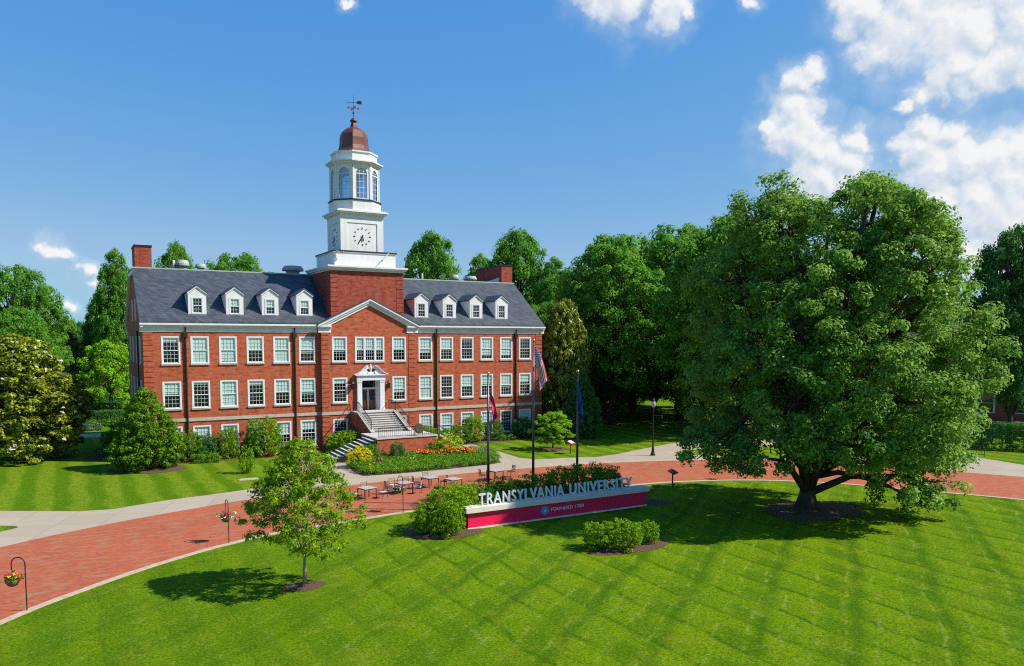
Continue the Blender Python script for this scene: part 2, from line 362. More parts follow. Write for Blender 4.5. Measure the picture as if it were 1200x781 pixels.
def flag_mat():
    m, nt, b = mat('flag_stripes'); uv = nd(nt, 'ShaderNodeUVMap'); s = nd(nt, 'ShaderNodeSeparateXYZ'); nt.links.new(uv.outputs[0], s.inputs[0])
    k = math_(nt, 'FRACT', math_(nt, 'MULTIPLY', s.outputs[1], 6.5))
    stripe = math_(nt, 'LESS_THAN', k, .5)
    c = mixc(nt, stripe, (.66, .64, .64), (.60, .004, .03))
    canton = math_(nt, 'MULTIPLY', math_(nt, 'LESS_THAN', s.outputs[0], .40), math_(nt, 'LESS_THAN', s.outputs[1], 7 / 13))
    mp = nd(nt, 'ShaderNodeMapping'); mp.inputs['Scale'].default_value = (.95 / .40 * 6, 5 / (7 / 13), 1); nt.links.new(uv.outputs[0], mp.inputs[0])
    fr = vmath(nt, 'FRACTION', mp.outputs[0]); dist = vmath(nt, 'DISTANCE', fr, (.5, .5, 0))
    star = math_(nt, 'LESS_THAN', dist, .26)
    c = mixc(nt, canton, c, mixc(nt, star, (.015, .03, .20), (.5, .5, .55)))
    nt.links.new(c, b.inputs['Base Color']); b.inputs['Roughness'].default_value = .75
flag_mat()

for m_ in MAT.values():
    for n_ in m_.node_tree.nodes:
        if n_.bl_idname == 'ShaderNodeTexBrick':
            for k_ in ('Color1', 'Color2', 'Mortar'): n_.inputs[k_].default_value = (*[q * KA for q in n_.inputs[k_].default_value[:3]], 1)

# ------------------------------------------------------------------ mesh building
class MB:
    def __init__(s): s.v = []; s.f = []; s.m = []; s.mi = 0
    def add(s, vs, fs):
        o = len(s.v); s.v += [tuple(map(float, p)) for p in vs]
        for f in fs: s.f.append(tuple(i + o for i in f)); s.m.append(s.mi)
        return s
    def box(s, x0, y0, z0, x1, y1, z1):
        x0, x1 = min(x0, x1), max(x0, x1); y0, y1 = min(y0, y1), max(y0, y1); z0, z1 = min(z0, z1), max(z0, z1)
        return s.add([(x0,y0,z0),(x1,y0,z0),(x1,y1,z0),(x0,y1,z0),(x0,y0,z1),(x1,y0,z1),(x1,y1,z1),(x0,y1,z1)],
                     [(0,3,2,1),(4,5,6,7),(0,1,5,4),(1,2,6,5),(2,3,7,6),(3,0,4,7)])
    def poly(s, pts): return s.add(pts, [tuple(range(len(pts)))])
    def prism(s, pts, axis, a, b):         # pts in the plane across the axis: x:(y,z) y:(x,z) z:(x,y)
        def P(p, t): return {'x': (t, p[0], p[1]), 'y': (p[0], t, p[1]), 'z': (p[0], p[1], t)}[axis]
        n = len(pts)
        return s.add([P(p, a) for p in pts] + [P(p, b) for p in pts],
                     [tuple(range(n)), tuple(range(2 * n - 1, n - 1, -1))] + [(i, i + n, (i + 1) % n + n, (i + 1) % n) for i in range(n)])
    def tube(s, pts, r, n=8):
        pts = [Vector(p) for p in pts]; k = len(pts); rs = r if isinstance(r, (list, tuple)) else [r] * k
        vs = []; prev = None
        for i, p in enumerate(pts):
            d = (pts[min(i + 1, k - 1)] - pts[max(i - 1, 0)]); d = d.normalized() if d.length > 1e-9 else Vector((0, 0, 1))
            a = prev if prev is not None else (Vector((1, 0, 0)) if abs(d.x) < .9 else Vector((0, 1, 0)))
            a = (a - d * a.dot(d)).normalized(); prev = a; bb = d.cross(a)
            for j in range(n):
                t = 2 * math.pi * j / n; vs.append(p + (a * math.cos(t) + bb * math.sin(t)) * rs[i])
        fs = [(i * n + j, i * n + (j + 1) % n, (i + 1) * n + (j + 1) % n, (i + 1) * n + j) for i in range(k - 1) for j in range(n)]
        fs += [tuple(range(n - 1, -1, -1)), tuple((k - 1) * n + j for j in range(n))]
        return s.add(vs, fs)
    def lathe(s, prof, n=24, cx=0, cy=0, rot=0.0):
        k = len(prof); vs = [(cx + r * math.cos(rot + 2 * math.pi * j / n), cy + r * math.sin(rot + 2 * math.pi * j / n), z) for r, z in prof for j in range(n)]
        fs = [(i * n + j, i * n + (j + 1) % n, (i + 1) * n + (j + 1) % n, (i + 1) * n + j) for i in range(k - 1) for j in range(n)]
        fs += [tuple(range(n - 1, -1, -1)), tuple((k - 1) * n + j for j in range(n))]
        return s.add(vs, fs)
    def ball(s, c, r, n=8, sq=1.0):
        return s.lathe([(max(1e-4, r * math.sin(math.pi * i / n)), c[2] - r * sq * math.cos(math.pi * i / n)) for i in range(n + 1)], 2 * n, c[0], c[1])
    def wall(s, c, u0, u1, z0, z1, holes, depth=.25, axis='y', out=-1):
        # upright wall in the plane axis=c with openings (a,b,lo,hi) and their reveals going inwards
        us = sorted({u0, u1, *[h[0] for h in holes], *[h[1] for h in holes]}); zs = sorted({z0, z1, *[h[2] for h in holes], *[h[3] for h in holes]})
        P = (lambda u, z, d=0: (u, c - out * d, z)) if axis == 'y' else (lambda u, z, d=0: (c - out * d, u, z))
        for i in range(len(us) - 1):
            for j in range(len(zs) - 1):
                a, b, l, h = us[i], us[i + 1], zs[j], zs[j + 1]
                if any(H[0] <= a + 1e-6 and b <= H[1] + 1e-6 and H[2] <= l + 1e-6 and h <= H[3] + 1e-6 for H in holes): continue
                s.poly([P(a, l), P(b, l), P(b, h), P(a, h)])
        for a, b, l, h in holes:
            for q in (((a, l), (a, h)), ((b, l), (b, h)), ((a, l), (b, l)), ((a, h), (b, h))):
                s.poly([P(*q[0]), P(*q[1]), P(*q[1], depth), P(*q[0], depth)])
        return s
    def build(s, name, mats, parent=None, base=None, smooth=False, loc=None):
        me = bpy.data.meshes.new(name); b = base or (0, 0, 0)
        me.from_pydata([(x - b[0], y - b[1], z - b[2]) for x, y, z in s.v], [], s.f)
        ms = mats if isinstance(mats, (list, tuple)) else [mats]
        for q in ms: me.materials.append(MAT[q])
        if len(ms) > 1: me.polygons.foreach_set('material_index', s.m)
        if smooth: me.polygons.foreach_set('use_smooth', [True] * len(me.polygons))
        me.update()
        return link(name, me, parent, loc)
def link(name, me, parent=None, loc=None, rotz=0.0):
    o = bpy.data.objects.new(name, me); COL.objects.link(o)
    if parent is not None: o.parent = parent
    if loc is not None: o.location = loc
    if rotz: o.rotation_euler = (0, 0, rotz)
    return o
def tag(o, label=None, cat=None, group=None, kind=None):
    if label: o['label'] = label
    if cat: o['category'] = cat
    if group: o['group'] = group
    if kind: o['kind'] = kind
    return o
def thing(name, label, cat, loc=(0, 0, 0), rotz=0.0, group=None):
    o = bpy.data.objects.new(name, None); COL.objects.link(o); o.empty_display_size = .3
    o.location = loc; o.rotation_euler = (0, 0, rotz)
    return tag(o, label, cat, group)
KIDS = {}
def kids(o): return [c for c in bpy.data.objects if c.parent == o]
def dup(root, loc, rotz=0.0, label=None, group=None, scale=None, keep=None):
    r = root.copy(); COL.objects.link(r); r.location = loc; r.rotation_euler = (0, 0, rotz)
    if label: r['label'] = label
    if group: r['group'] = group
    if scale is not None: r.scale = scale
    for ch in kids(root):
        c = ch.copy(); COL.objects.link(c); c.parent = r
        for gch in kids(ch):
            d = gch.copy(); COL.objects.link(d); d.parent = c
    return r
def struct(name, mb, m, **kw): return tag(mb.build(name, m, **kw), kind='structure')

# ------------------------------------------------------------------ ground
def smooth_line(pts, n=8):
    out = []; P = [np.array(p, float) for p in pts]; P = [2 * P[0] - P[1]] + P + [2 * P[-1] - P[-2]]
    for i in range(1, len(P) - 2):
        for t in np.linspace(0, 1, n, endpoint=False):
            a, b, c, d = P[i - 1], P[i], P[i + 1], P[i + 2]
            out.append(tuple(.5 * (2 * b + (c - a) * t + (2 * a - 5 * b + 4 * c - d) * t * t + (3 * b - a - 3 * c + d) * t ** 3)))
    out.append(tuple(P[-2])); return out
def sheet(name, pts, z, m, kind='structure'):
    mb = MB(); mb.poly([(x, y, z) for x, y in pts]); o = mb.build(name, m)
    return tag(o, kind=kind)
NEAR = smooth_line([(-44, -60), (-33, -44.5), (-27.16, -37.14), (-24.38, -34.4), (-22.1, -32.5), (-19.47, -30.75), (-17.87, -29.95), (-15.46, -29.0), (-10.07, -28.05), (-6.27, -27.55),
                    (2.0, -27.05), (10.78, -27.75), (14.5, -28.6), (17.6, -29.9), (20.4, -31.8), (23.4, -35.0), (26.0, -39.3), (28.64, -44.1), (33, -54), (38, -66)])
FAR = smooth_line([(-52, -50), (-36, -31.5), (-27.94, -25.28), (-24.21, -23.05), (-21.34, -21.7), (-18.08, -20.5), (-15.85, -19.75), (-7.98, -18.15), (-4.44, -17.7), (-.78, -17.6), (8, -18.1),
                   (14.37, -19.14), (19.88, -20.83), (25, -23.2), (29.5, -27.0), (34.04, -33.91), (37.4, -39.7), (42, -49), (47, -60)])
g_ = MB(); g_.poly([(-900, -700, 0), (900, -700, 0), (900, 1500, 0), (-900, 1500, 0)])
struct('ground', g_, 'lawn_back')
sheet('front_lawn', NEAR + [(60, -90), (-70, -90)], .004, 'lawn')
sheet('concrete_path', [(-52, -52), (-60, -6), (-40, -11.2), (-28.58, -15.57), (-24.5, -18.0), (-22.66, -18.4), (-21.84, -18.0), (-19.33, -17.12), (-15.77, -16.44), (-12.5, -15.4), (-9.2, -12.0), (-6.9, -7.6), (-6.3, -5.4), (-3.2, -5.4),
      (-5.1, -8.5), (-5.35, -9.7), (-5.83, -15.0), (-2.92, -15.3), (.72, -15.3), (5.07, -14.9), (6.41, -14.5), (7.6, -11.2), (7.8, -7.2), (8.2, -1.5), (9.3, -1.5), (9.35, -7.1), (9.0, -13.0), (9.8, -14.5), (12.54, -15.0), (15.09, -15.9), (18, -15.4),
      (21.12, -14.2), (28.57, -11.9), (40, -8.0), (56, 0), (58, -4), (42, -12.5), (49.1, -23.44), (47.55, -26.6), (45.6, -30.2), (44.41, -31.84), (43.3, -36.87), (50, -52), (47, -60)] + FAR[::-1], .006, 'concrete')
sheet('brick_drive', NEAR + FAR[::-1], .011, 'paving')
sheet('grass_island', [(-40, -15.2), (-28.29, -19.9), (-27.5, -20.5), (-27.4, -20.95), (-28.18, -21.6), (-40, -29)], .010, 'lawn_back')
sheet('grass_verge', smooth_line([(22.8, -17.6), (23.2, -17.0), (25.78, -16.7), (30, -16.9), (35.6, -19.2), (35.4, -20.8), (33, -23.2), (30.2, -24.6), (28.6, -24.3), (26.2, -22.2), (23.4, -19.2), (22.8, -17.6)], 4)[:-1], .010, 'lawn_back')
def ribbon(name, line, w, z0, z1, m):
    mb = MB(); P = [np.array(p) for p in line]; L = []; Rr = []
    for i, p in enumerate(P):
        d = P[min(i + 1, len(P) - 1)] - P[max(i - 1, 0)]; d = d / np.linalg.norm(d); n = np.array([-d[1], d[0]]); L.append(p); Rr.append(p - n * w)
    for i in range(len(P) - 1):
        a, b, c, d = L[i], L[i + 1], Rr[i + 1], Rr[i]
        mb.poly([(*a, z1), (*b, z1), (*c, z1), (*d, z1)]); mb.poly([(*a, z0), (*b, z0), (*b, z1), (*a, z1)]); mb.poly([(*d, z0), (*c, z0), (*c, z1), (*d, z1)])
    return tag(mb.build(name, m), kind='structure')
ribbon('kerb_strip', NEAR, .34, .0, .03, 'kerb')
def mulch_ring(cx, cy, rx, ry, seed=0, z=.016, rise=.10, name='mulch_bed'):
    rng = random.Random(seed); mb = MB(); n = 40; ph = [rng.uniform(0, 6.28) for _ in range(4)]
    def rr(t): return 1 + .10 * math.sin(2 * t + ph[0]) + .06 * math.sin(3 * t + ph[1]) + .04 * math.sin(7 * t + ph[2])
    ring = [[(cx + rx * k * rr(t) * math.cos(t), cy + ry * k * rr(t) * math.sin(t), z + rise * (1 - k * k)) for t in (2 * math.pi * j / n for j in range(n))] for k in (1, .75, .4)]
    vs = sum(ring, []) + [(cx, cy, z + rise)]
    fs = [(i * n + j, i * n + (j + 1) % n, (i + 1) * n + (j + 1) % n, (i + 1) * n + j) for i in range(2) for j in range(n)] + [(2 * n + j, 2 * n + (j + 1) % n, 3 * n) for j in range(n)]
    mb.add(vs, fs); return tag(mb.build(name, 'mulch', smooth=True), kind='structure')

# ------------------------------------------------------------------ plants
def leaf_mesh(name, centers, radii, per, size, seed, matname, flat=.75, up=.45, shell=.55, jitter=.75, tints=None, aspect=.6):
    rng = np.random.default_rng(seed); N = len(centers)
    idx = np.repeat(np.arange(N), per); M = len(idx)
    d = rng.normal(size=(M, 3)); d /= np.linalg.norm(d, axis=1)[:, None]
    flip = (d[:, 2] < -.2) & (rng.random(M) < .5); d[flip, 2] *= -1
    rad = shell + (1 - shell) * rng.random(M) ** .7
    p = centers[idx] + d * (radii[idx] * rad)[:, None] * np.array([1, 1, flat])
    nrm = d * .85 + np.array([0, 0, up * .8]) + rng.normal(size=(M, 3)) * jitter * .50
    nrm /= np.linalg.norm(nrm, axis=1)[:, None]
    t = np.cross(nrm, rng.normal(size=(M, 3))); t /= np.linalg.norm(t, axis=1)[:, None] + 1e-9
    b = np.cross(nrm, t); L = size * (.6 + .8 * rng.random(M)); Wd = L * aspect
    q = np.empty((M, 4, 3)); q[:, 0] = p - t * (L / 2)[:, None]; q[:, 2] = p + t * (L / 2)[:, None]
    droop = nrm * (L * .12)[:, None]
    q[:, 1] = p + b * (Wd / 2)[:, None] + droop; q[:, 3] = p - b * (Wd / 2)[:, None] + droop
    ct = rng.random(N) if tints is None else tints
    tint = np.clip(.15 + .45 * ct[idx] + .55 * rng.random(M) ** 1.6, 0, 1)
    me = bpy.data.meshes.new(name); me.vertices.add(M * 4); me.loops.add(M * 4); me.polygons.add(M)
    me.vertices.foreach_set('co', q.reshape(-1)); me.loops.foreach_set('vertex_index', np.arange(M * 4, dtype=np.int32))
    me.polygons.foreach_set('loop_start', np.arange(0, M * 4, 4, dtype=np.int32)); me.polygons.foreach_set('loop_total', np.full(M, 4, dtype=np.int32))
    a = me.attributes.new('tint', 'FLOAT', 'FACE'); a.data.foreach_set('value', tint.astype(np.float32))
    me.materials.append(MAT[matname]); me.update(calc_edges=True)
    return me
def lobed_tips(lobes, per_area, seed, low=-.35, inner=.12):
    rng = np.random.default_rng(seed); C = []
    L = [(np.array(c, float), np.array(r, float)) for c, r in lobes]
    for k, (c, r) in enumerate(L):
        n = max(6, int(per_area * (r[0] * r[1] + r[0] * r[2] + r[1] * r[2]) / 3 * 12.5))
        d = rng.normal(size=(n, 3)); d /= np.linalg.norm(d, axis=1)[:, None]
        d = d[d[:, 2] > low - .3 * rng.random(len(d))]
        rad = np.where(rng.random(len(d)) < inner, .35 + .5 * rng.random(len(d)), .86 + .26 * rng.random(len(d)))
        p = c + d * r * rad[:, None]
        keep = np.ones(len(p), bool)
        for j, (c2, r2) in enumerate(L):
            if j != k: keep &= (np.linalg.norm((p - c2) / r2, axis=1) > .72)
        C.append(p[keep])
    return np.concatenate(C)
def branch_mesh(mb, trunk, r0, lobes, seed, twigs=None, limb_r=.22, start=.45):
    rng = random.Random(seed); T = [Vector(p) for p in trunk]; k = len(T)
    rs = [r0 * (1 - .62 * i / (k - 1)) for i in range(k)]; rs[0] *= 1.45
    mb.tube(T, rs, 10)
    ends = []
    for c, r in lobes:
        c = Vector(c); i = min(k - 1, max(int(start * (k - 1)), int((k - 1) * rng.uniform(start, 1))))
        a = T[i]; m1 = a.lerp(c, .35) + Vector((rng.uniform(-.3, .3), rng.uniform(-.3, .3), .12 * (c - a).length)); m2 = a.lerp(c, .72) + Vector((rng.uniform(-.3, .3), rng.uniform(-.3, .3), .08 * (c - a).length))
        rr = min(rs[i] * .75, limb_r * (.6 + .08 * (c - a).length)); e = c + (c - a).normalized() * r[0] * .5
        mb.tube([a, m1, m2, c, e], [rr, rr * .75, rr * .5, rr * .3, rr * .1], 6)
        for _ in range(5):
            d = Vector((rng.uniform(-1, 1), rng.uniform(-1, 1), rng.uniform(-.4, 1))).normalized()
            s0 = m2.lerp(c, rng.random()); mb.tube([s0, s0 + Vector((d.x * r[0], d.y * r[1], d.z * r[2])) * .5 + Vector((0, 0, .1)), s0 + Vector((d.x * r[0], d.y * r[1], d.z * r[2])) * .95], [rr * .3, rr * .2, rr * .06], 4)
def envelope_lobes(h, zlo, prof, n, lr, seed, cx=0, cy=0, sq=.8):
    # lobes spread over a crown whose half-width at relative height t is given by prof
    rng = random.Random(seed); out = []; ga = 2.39996
    for i in range(n):
        t = (i + .5) / n; z = zlo + (h - zlo) * (t ** .85); w = np.interp(t, [p[0] for p in prof], [p[1] for p in prof])
        a = i * ga + rng.uniform(-.4, .4); r = lr * rng.uniform(.72, 1.25) * (1.0 if t < .8 else .8)
        k = max(0, w - r * .75) * rng.uniform(.82, 1.05)
        z = min(z, h - r * sq * .95)
        out.append(((cx + k * math.cos(a), cy + k * math.sin(a), z), (r, r, r * sq)))
    out.append(((cx, cy, zlo + (h - zlo) * .45), (lr * 1.2, lr * 1.2, (h - zlo) * .3)))
    return out
TREES = {}
def tree_proto(kind, h, zlo, prof, n, lr, seed, leaf, per, size, dens, bark='bark', trunk_r=.35, clump=None, up=.45, sq=.8, jitter=.75, lobes=None, trunk=None, start=.4, shell=.5, low=-.35):
    lobes = lobes or envelope_lobes(h, zlo, prof, n, lr, seed, sq=sq)
    trunk = trunk or [(0, 0, -.1), (0.04 * h / 10, .02, h * .12), (-.03 * h / 10, .05, h * .3), (.05, -.05, h * .5), (0, 0, h * .72)]
    mb = MB(); branch_mesh(mb, trunk, trunk_r, lobes, seed, limb_r=min(.22, trunk_r * .5), start=start)
    tips = lobed_tips(lobes, dens, seed + 1, low=low); tips = tips[tips[:, 2] > .25]; rng = np.random.default_rng(seed + 2)
    cl = clump or lr * .34; rad = cl * (.65 + .7 * rng.random(len(tips)))
    crown = leaf_mesh('crown', tips, rad, per, size, seed + 3, leaf, up=up, jitter=jitter, shell=shell)
    TREES[kind] = (mb, bark, crown)
    return len(tips) * per
def plant_tree(kind, name, label, cat, loc, scale=(1, 1, 1), rotz=0.0, group=None, leaf=None):
    mb, bark, crown = TREES[kind]
    t = thing(name, label, cat, loc, rotz, group); t.scale = scale
    if isinstance(mb, MB):
        o = mb.build('trunk', bark, t, smooth=True); TREES[kind] = (o.data, bark, crown)
    else: link('trunk', mb, t)
    c = link('crown', crown, t)
    if leaf:
        c.material_slots[0].link = 'OBJECT'; c.material_slots[0].material = MAT[leaf]
    return t
def shrub_proto(kind, lobes, leaf, per, size, dens, seed, clump=.16, up=.5, stems=5, jitter=.8, shell=.4):
    mb = MB(); rng = random.Random(seed)
    for i in range(stems):
        c, r = lobes[i % len(lobes)]; mb.tube([(c[0] * .15 + rng.uniform(-.08, .08), c[1] * .15 + rng.uniform(-.08, .08), -.05), (c[0] * .6, c[1] * .6, c[2] * .5), (c[0], c[1], c[2])], [.045, .03, .012], 5)
    tips = lobed_tips(lobes, dens, seed, low=-.9, inner=.18); tips = tips[tips[:, 2] > .03]; r2 = np.random.default_rng(seed)
    crown = leaf_mesh('foliage', tips, clump * (.7 + .6 * r2.random(len(tips))), per, size, seed + 3, leaf, up=up, jitter=jitter, shell=shell)
    TREES[kind] = (mb, 'bark', crown)
def plant_shrub(kind, name, label, cat, loc, scale=(1, 1, 1), rotz=0.0, group=None, leaf=None):
    mb, bark, crown = TREES[kind]
    t = thing(name, label, cat, loc, rotz, group); t.scale = scale
    if isinstance(mb, MB):
        o = mb.build('stem', bark, t); TREES[kind] = (o.data, bark, crown)
    else: link('stem', mb, t)
    c = link('foliage', crown, t)
    if leaf:
        c.material_slots[0].link = 'OBJECT'; c.material_slots[0].material = MAT[leaf]
    return t

# ------------------------------------------------------------------ brick hall
HALL = thing('brick_hall', 'long red brick hall with slate roof, dormers and white clock tower', 'building')
HX, HD = 19.34, 18.9                       # half length, depth
PAV, PY = 4.6, -0.35                       # centre bay half width and its plane
ROWS = [(8.19, 10.49), (4.39, 6.69), (.56, 2.86)]
WX = [5.836 + 2.287 * k for k in range(6)]
WW = 1.43
PW = 1.38
PX = 2.93
holesL = [(-x - WW / 2, -x + WW / 2, a, b) for x in WX for a, b in ROWS]
holesR = [(x - WW / 2, x + WW / 2, a, b) for x in WX for a, b in ROWS]
holesP = [(s * PX - PW / 2, s * PX + PW / 2, a, b) for s in (-1, 1) for a, b in ROWS] + [(-1.42, 1.42, 8.19, 10.49)] + [(-.87, .87, 3.5, 6.45)]
SIDE_Y = [3.4, 7.2, 11.7, 15.5]
holesS = [(y - .6, y + .6, a, b) for y in SIDE_Y for a, b in ROWS] + [(y - .5, y + .5, 12.0, 13.9) for y in (7.6, 11.3)]
w = MB()
w.wall(0, -HX, -PAV, -.3, 11.3, holesL); w.wall(0, PAV, HX, -.3, 11.3, holesR)
w.wall(PY, -PAV, PAV, -.3, 11.6, holesP, depth=.25)
for s in (-1, 1): w.poly([(s * PAV, PY, -.3), (s * PAV, 0, -.3), (s * PAV, 0, 11.6), (s * PAV, PY, 11.6)])
w.poly([(-4.35, PY, 11.6), (4.35, PY, 11.6), (0, PY, 13.75)])
w.wall(-HX, 0, HD, -.3, 11.3, [h for h in holesS if h[3] < 11], axis='x'); 
w.wall(-HX, 6.4, 12.5, 11.3, 16.4, [h for h in holesS if h[3] > 11], axis='x')
w.poly([(-HX, 0, 11.3), (-HX, 6.4, 11.3), (-HX, 6.4, 16.35)]); w.poly([(-HX, 12.5, 11.3), (-HX, HD, 11.3), (-HX, 12.5, 16.35)])
w.poly([(HX, 0, -.3), (HX, HD, -.3), (HX, HD, 11.3), (HX, 0, 11.3)]); w.poly([(HX, 0, 11.3), (HX, HD, 11.3), (HX, 12.5, 16.35), (HX, 6.4, 16.35)])
w.poly([(-HX, HD, -.3), (HX, HD, -.3), (HX, HD, 11.3), (-HX, HD, 11.3)])
w.build('wall', 'brick', HALL)
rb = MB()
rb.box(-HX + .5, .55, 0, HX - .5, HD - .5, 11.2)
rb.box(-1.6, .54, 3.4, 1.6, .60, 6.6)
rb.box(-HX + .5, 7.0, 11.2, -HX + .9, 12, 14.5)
rb.build('unlit_backing', 'unlit_dark', HALL)  # dark backing painted as the unlit interior seen through the panes

# windows, shared meshes
def win_frame(w, h, cols, rows, case=.105, mull=()):
    m = MB(); y0, y1 = -.022, .07
    m.box(-w/2 - .02, y0, 0, -w/2 + case, y1, h + .02); m.box(w/2 - case, y0, 0, w/2 + .02, y1, h + .02)
    m.box(-w/2 + case, y0, h - case, w/2 - case, y1, h + .02); m.box(-w/2 + case, y0, 0, w/2 - case, y1, .07)
    st = .048; xs = [-w/2 + case] + [q for a in mull for q in (a - .07, a + .07)] + [w/2 - case]
    for a in mull: m.box(a - .07, y0 + .004, .07, a + .07, y1 + .004, h - case)
    for i in range(0, len(xs), 2):
        a, b = xs[i], xs[i + 1]; lo, hi = .07, h - case; md = (lo + hi) / 2
        for (l, u, ya) in ((lo, md + .03, .024), (md - .03, hi, .0)):
            m.box(a, ya, l, a + st, ya + .05, u); m.box(b - st, ya, l, b, ya + .05, u)
            m.box(a + st, ya, l, b - st, ya + .05, l + st); m.box(a + st, ya, u - st, b - st, ya + .05, u)
            n = cols if not mull else max(2, round(cols * (b - a)))
            for k in range(1, n): 
                x = a + st + (b - a - 2 * st) * k / n; m.box(x - .010, ya + .030, l + st, x + .010, ya + .046, u - st)
            for k in range(1, rows):
                z = l + st + (u - l - 2 * st) * k / rows; m.box(a + st, ya + .029, z - .010, b - st, ya + .045, z + .010)
    return m
def mesh_of(mb, name, mt):
    o = mb.build(name, mt); me = o.data; bpy.data.objects.remove(o); return me
WKIND = {}
def window_kind(key, w, h, cols, rows, case=.105, mull=(), sill=True, sillh=.13):
    fr = mesh_of(win_frame(w, h, cols, rows, case, mull), 'window', 'white_paint')
    p = MB(); p.poly([(-w/2 + case, .076, .07), (w/2 - case, .076, .07), (w/2 - case, .076, h - case), (-w/2 + case, .076, h - case)])
    s = MB(); s.box(-w/2 - .06, -.11, -.03, w/2 + .06, .10, -.03 + .001 + sillh * .0 + .028); s.box(-w/2 - .06, -.10, -sillh, w/2 + .06, .06, -.031)
    WKIND[key] = (fr, mesh_of(p, 'pane', 'glass'), mesh_of(s, 'sill', 'limestone') if sill else None, w, h, case, {})
window_kind('wing', WW, 2.30, 4, 3); window_kind('bay', PW, 2.30, 4, 3); window_kind('triple', 2.84, 2.30, 4, 3, mull=(-.52, .52))
window_kind('side', 1.2, 2.30, 4, 3); window_kind('attic', 1.0, 1.9, 3, 2); window_kind('dormer', .92, 1.42, 3, 2, case=.09, sill=False)
def window(parent, kind, loc, rotz=0.0, blind=0.0):
    fr, pa, si, w, h, case, bl = WKIND[kind]
    o = link('window', fr, parent, loc, rotz)
    link('pane', pa, o)
    if si: link('sill', si, o)
    if blind > 0.02:
        k = round(blind, 2)
        if k not in bl:
            m = MB(); m.box(-w/2 + case + .01, .084, h - case - (h - case - .07) * k, w/2 - case - .01, .092, h - case); bl[k] = mesh_of(m, 'blind', 'blind')
        link('blind', bl[k], o)
    return o
BL = {('L', 0): [.15, .98, .95, .55, .98, .62], ('L', 1): [.45, .1, .98, .15, .5, .60], ('L', 2): [.3, .55, .45, .5, .5, .35],
      ('R', 0): [.68, .58, .10, .80, .82, .08], ('R', 1): [.98, .05, .50, .45, .6, .40], ('R', 2): [.98, .95, .3, .5, 0, .96]}
for r, (a, b) in enumerate(ROWS):
    for k, x in enumerate(WX):
        window(HALL, 'wing', (-x, 0, a), 0, BL[('L', r)][5 - k]); window(HALL, 'wing', (x, 0, a), 0, BL[('R', r)][k])
    for s, bl in ((-1, (.6, .2, .1)[r]), (1, (.55, .65, .5)[r])): window(HALL, 'bay', (s * PX, PY, a), 0, bl)
    for i, y in enumerate(SIDE_Y): window(HALL, 'side', (-HX, y, a), -math.pi / 2, (.5, .3, .6, .4)[i])
for y in (7.6, 11.3): window(HALL, 'attic', (-HX, y, 12.0), -math.pi / 2, .4)
window(HALL, 'triple', (0, PY, 8.19), 0, .58)

# quoins, belt course, cornice
def quoin(x0, x1, y, side=None, z0=3.6, z1=10.85, zlow=0.0):
    m = MB(); z = zlow
    while z < z1 - .1:
        zt = min(z + .37, z1)
        if not (z < 3.56 and zt > 3.22): m.box(x0, y - .035, z, x1, y + .05, zt)
        z += .44
    return m.build('quoin', 'brick', HALL)
for s in (-1, 1):
    for za, zb in ((0, 3.2), (3.6, 10.85)):
        quoin(*sorted((s * 3.92, s * (PAV + .03))), PY, z1=zb, zlow=za); quoin(*sorted((s * 18.62, s * (HX + .03))), 0, z1=zb, zlow=za)
bc = MB()
for s in (-1, 1): bc.box(*((s * (PAV + .02), -.07, 3.27, s * (HX + .06), .1, 3.55)))
for s in (-1, 1): bc.box(s * 1.40, PY - .07, 3.27, s * (PAV + .06), PY + .1, 3.55)
bc.box(-HX - .06, .101, 3.27, -HX + .1, HD, 3.55); bc.box(HX + .06, .101, 3.27, HX - .1, HD, 3.55)
bc.build('belt_course', 'limestone', HALL)
def cornice_run(m, x0, x1, y, ret=None):
    m.box(x0, y - .07, 10.88, x1, y + .05, 11.22)          # frieze
    m.box(x0, y - .14, 11.22, x1, y + .04, 11.27); m.box(x0, y - .22, 11.271, x1, y + .04, 11.40); m.box(x0, y - .30, 11.401, x1, y + .03, 11.55)
cr = MB()
for s in (-1, 1):
    cornice_run(cr, *sorted((s * (PAV + .30), s * (HX + .25))), 0); cornice_run(cr, *sorted((s * 3.72, s * (PAV + .30))), PY)
cornice_run(cr, -HX - .25, HX + .25, HD + .3)
cr.build('cornice', 'white_paint', HALL)
rk = MB()
S = (14.05 - 11.60) / 4.95
for s in (-1, 1):
    def R(x, d): return (s * x, 14.05 - S * x - d)
    rk.prism([R(0, .0), R(4.98, .0), R(4.98, .17), R(0, .17)], 'y', PY - .38, PY + .02)
    rk.prism([R(0, .171), R(4.95, .171), R(4.78, .36), R(0, .36)], 'y', PY - .26, PY + .02)
    rk.prism([R(0, .361), R(4.70, .361), R(4.30, .62), R(0, .62)], 'y', PY - .12, PY + .02)
rk.build('pediment', 'white_paint', HALL)
pr = MB()
for s in (-1, 1): pr.prism([(0, 14.13), (s * 5.02, 14.13 - S * 5.02), (s * 5.02, 14.06 - S * 5.02), (0, 14.06)], 'y', PY - .41, 3.3)
pr.build('pediment_roof', 'slate', HALL)
rf = MB()
def band(pts, t=.16): return pts + [(y, z - t) for y, z in pts[::-1]]
RP = [(-.31, 11.73), (6.4, 16.60), (12.5, 16.62), (19.21, 11.73)]
rf.prism(band(RP[:2]), 'x', -HX - .22, HX + .22); rf.prism(band([(6.401, 16.60), (12.499, 16.62)]), 'x', -HX - .22, HX + .22); rf.prism(band(RP[2:]), 'x', -HX - .22, HX + .22)
ROOF = rf.build('roof', 'slate', HALL)
fl = MB(); fl.box(-HX - .24, 6.30, 16.56, HX + .24, 6.52, 16.68); fl.build('ridge_flashing', 'verdigris', ROOF)
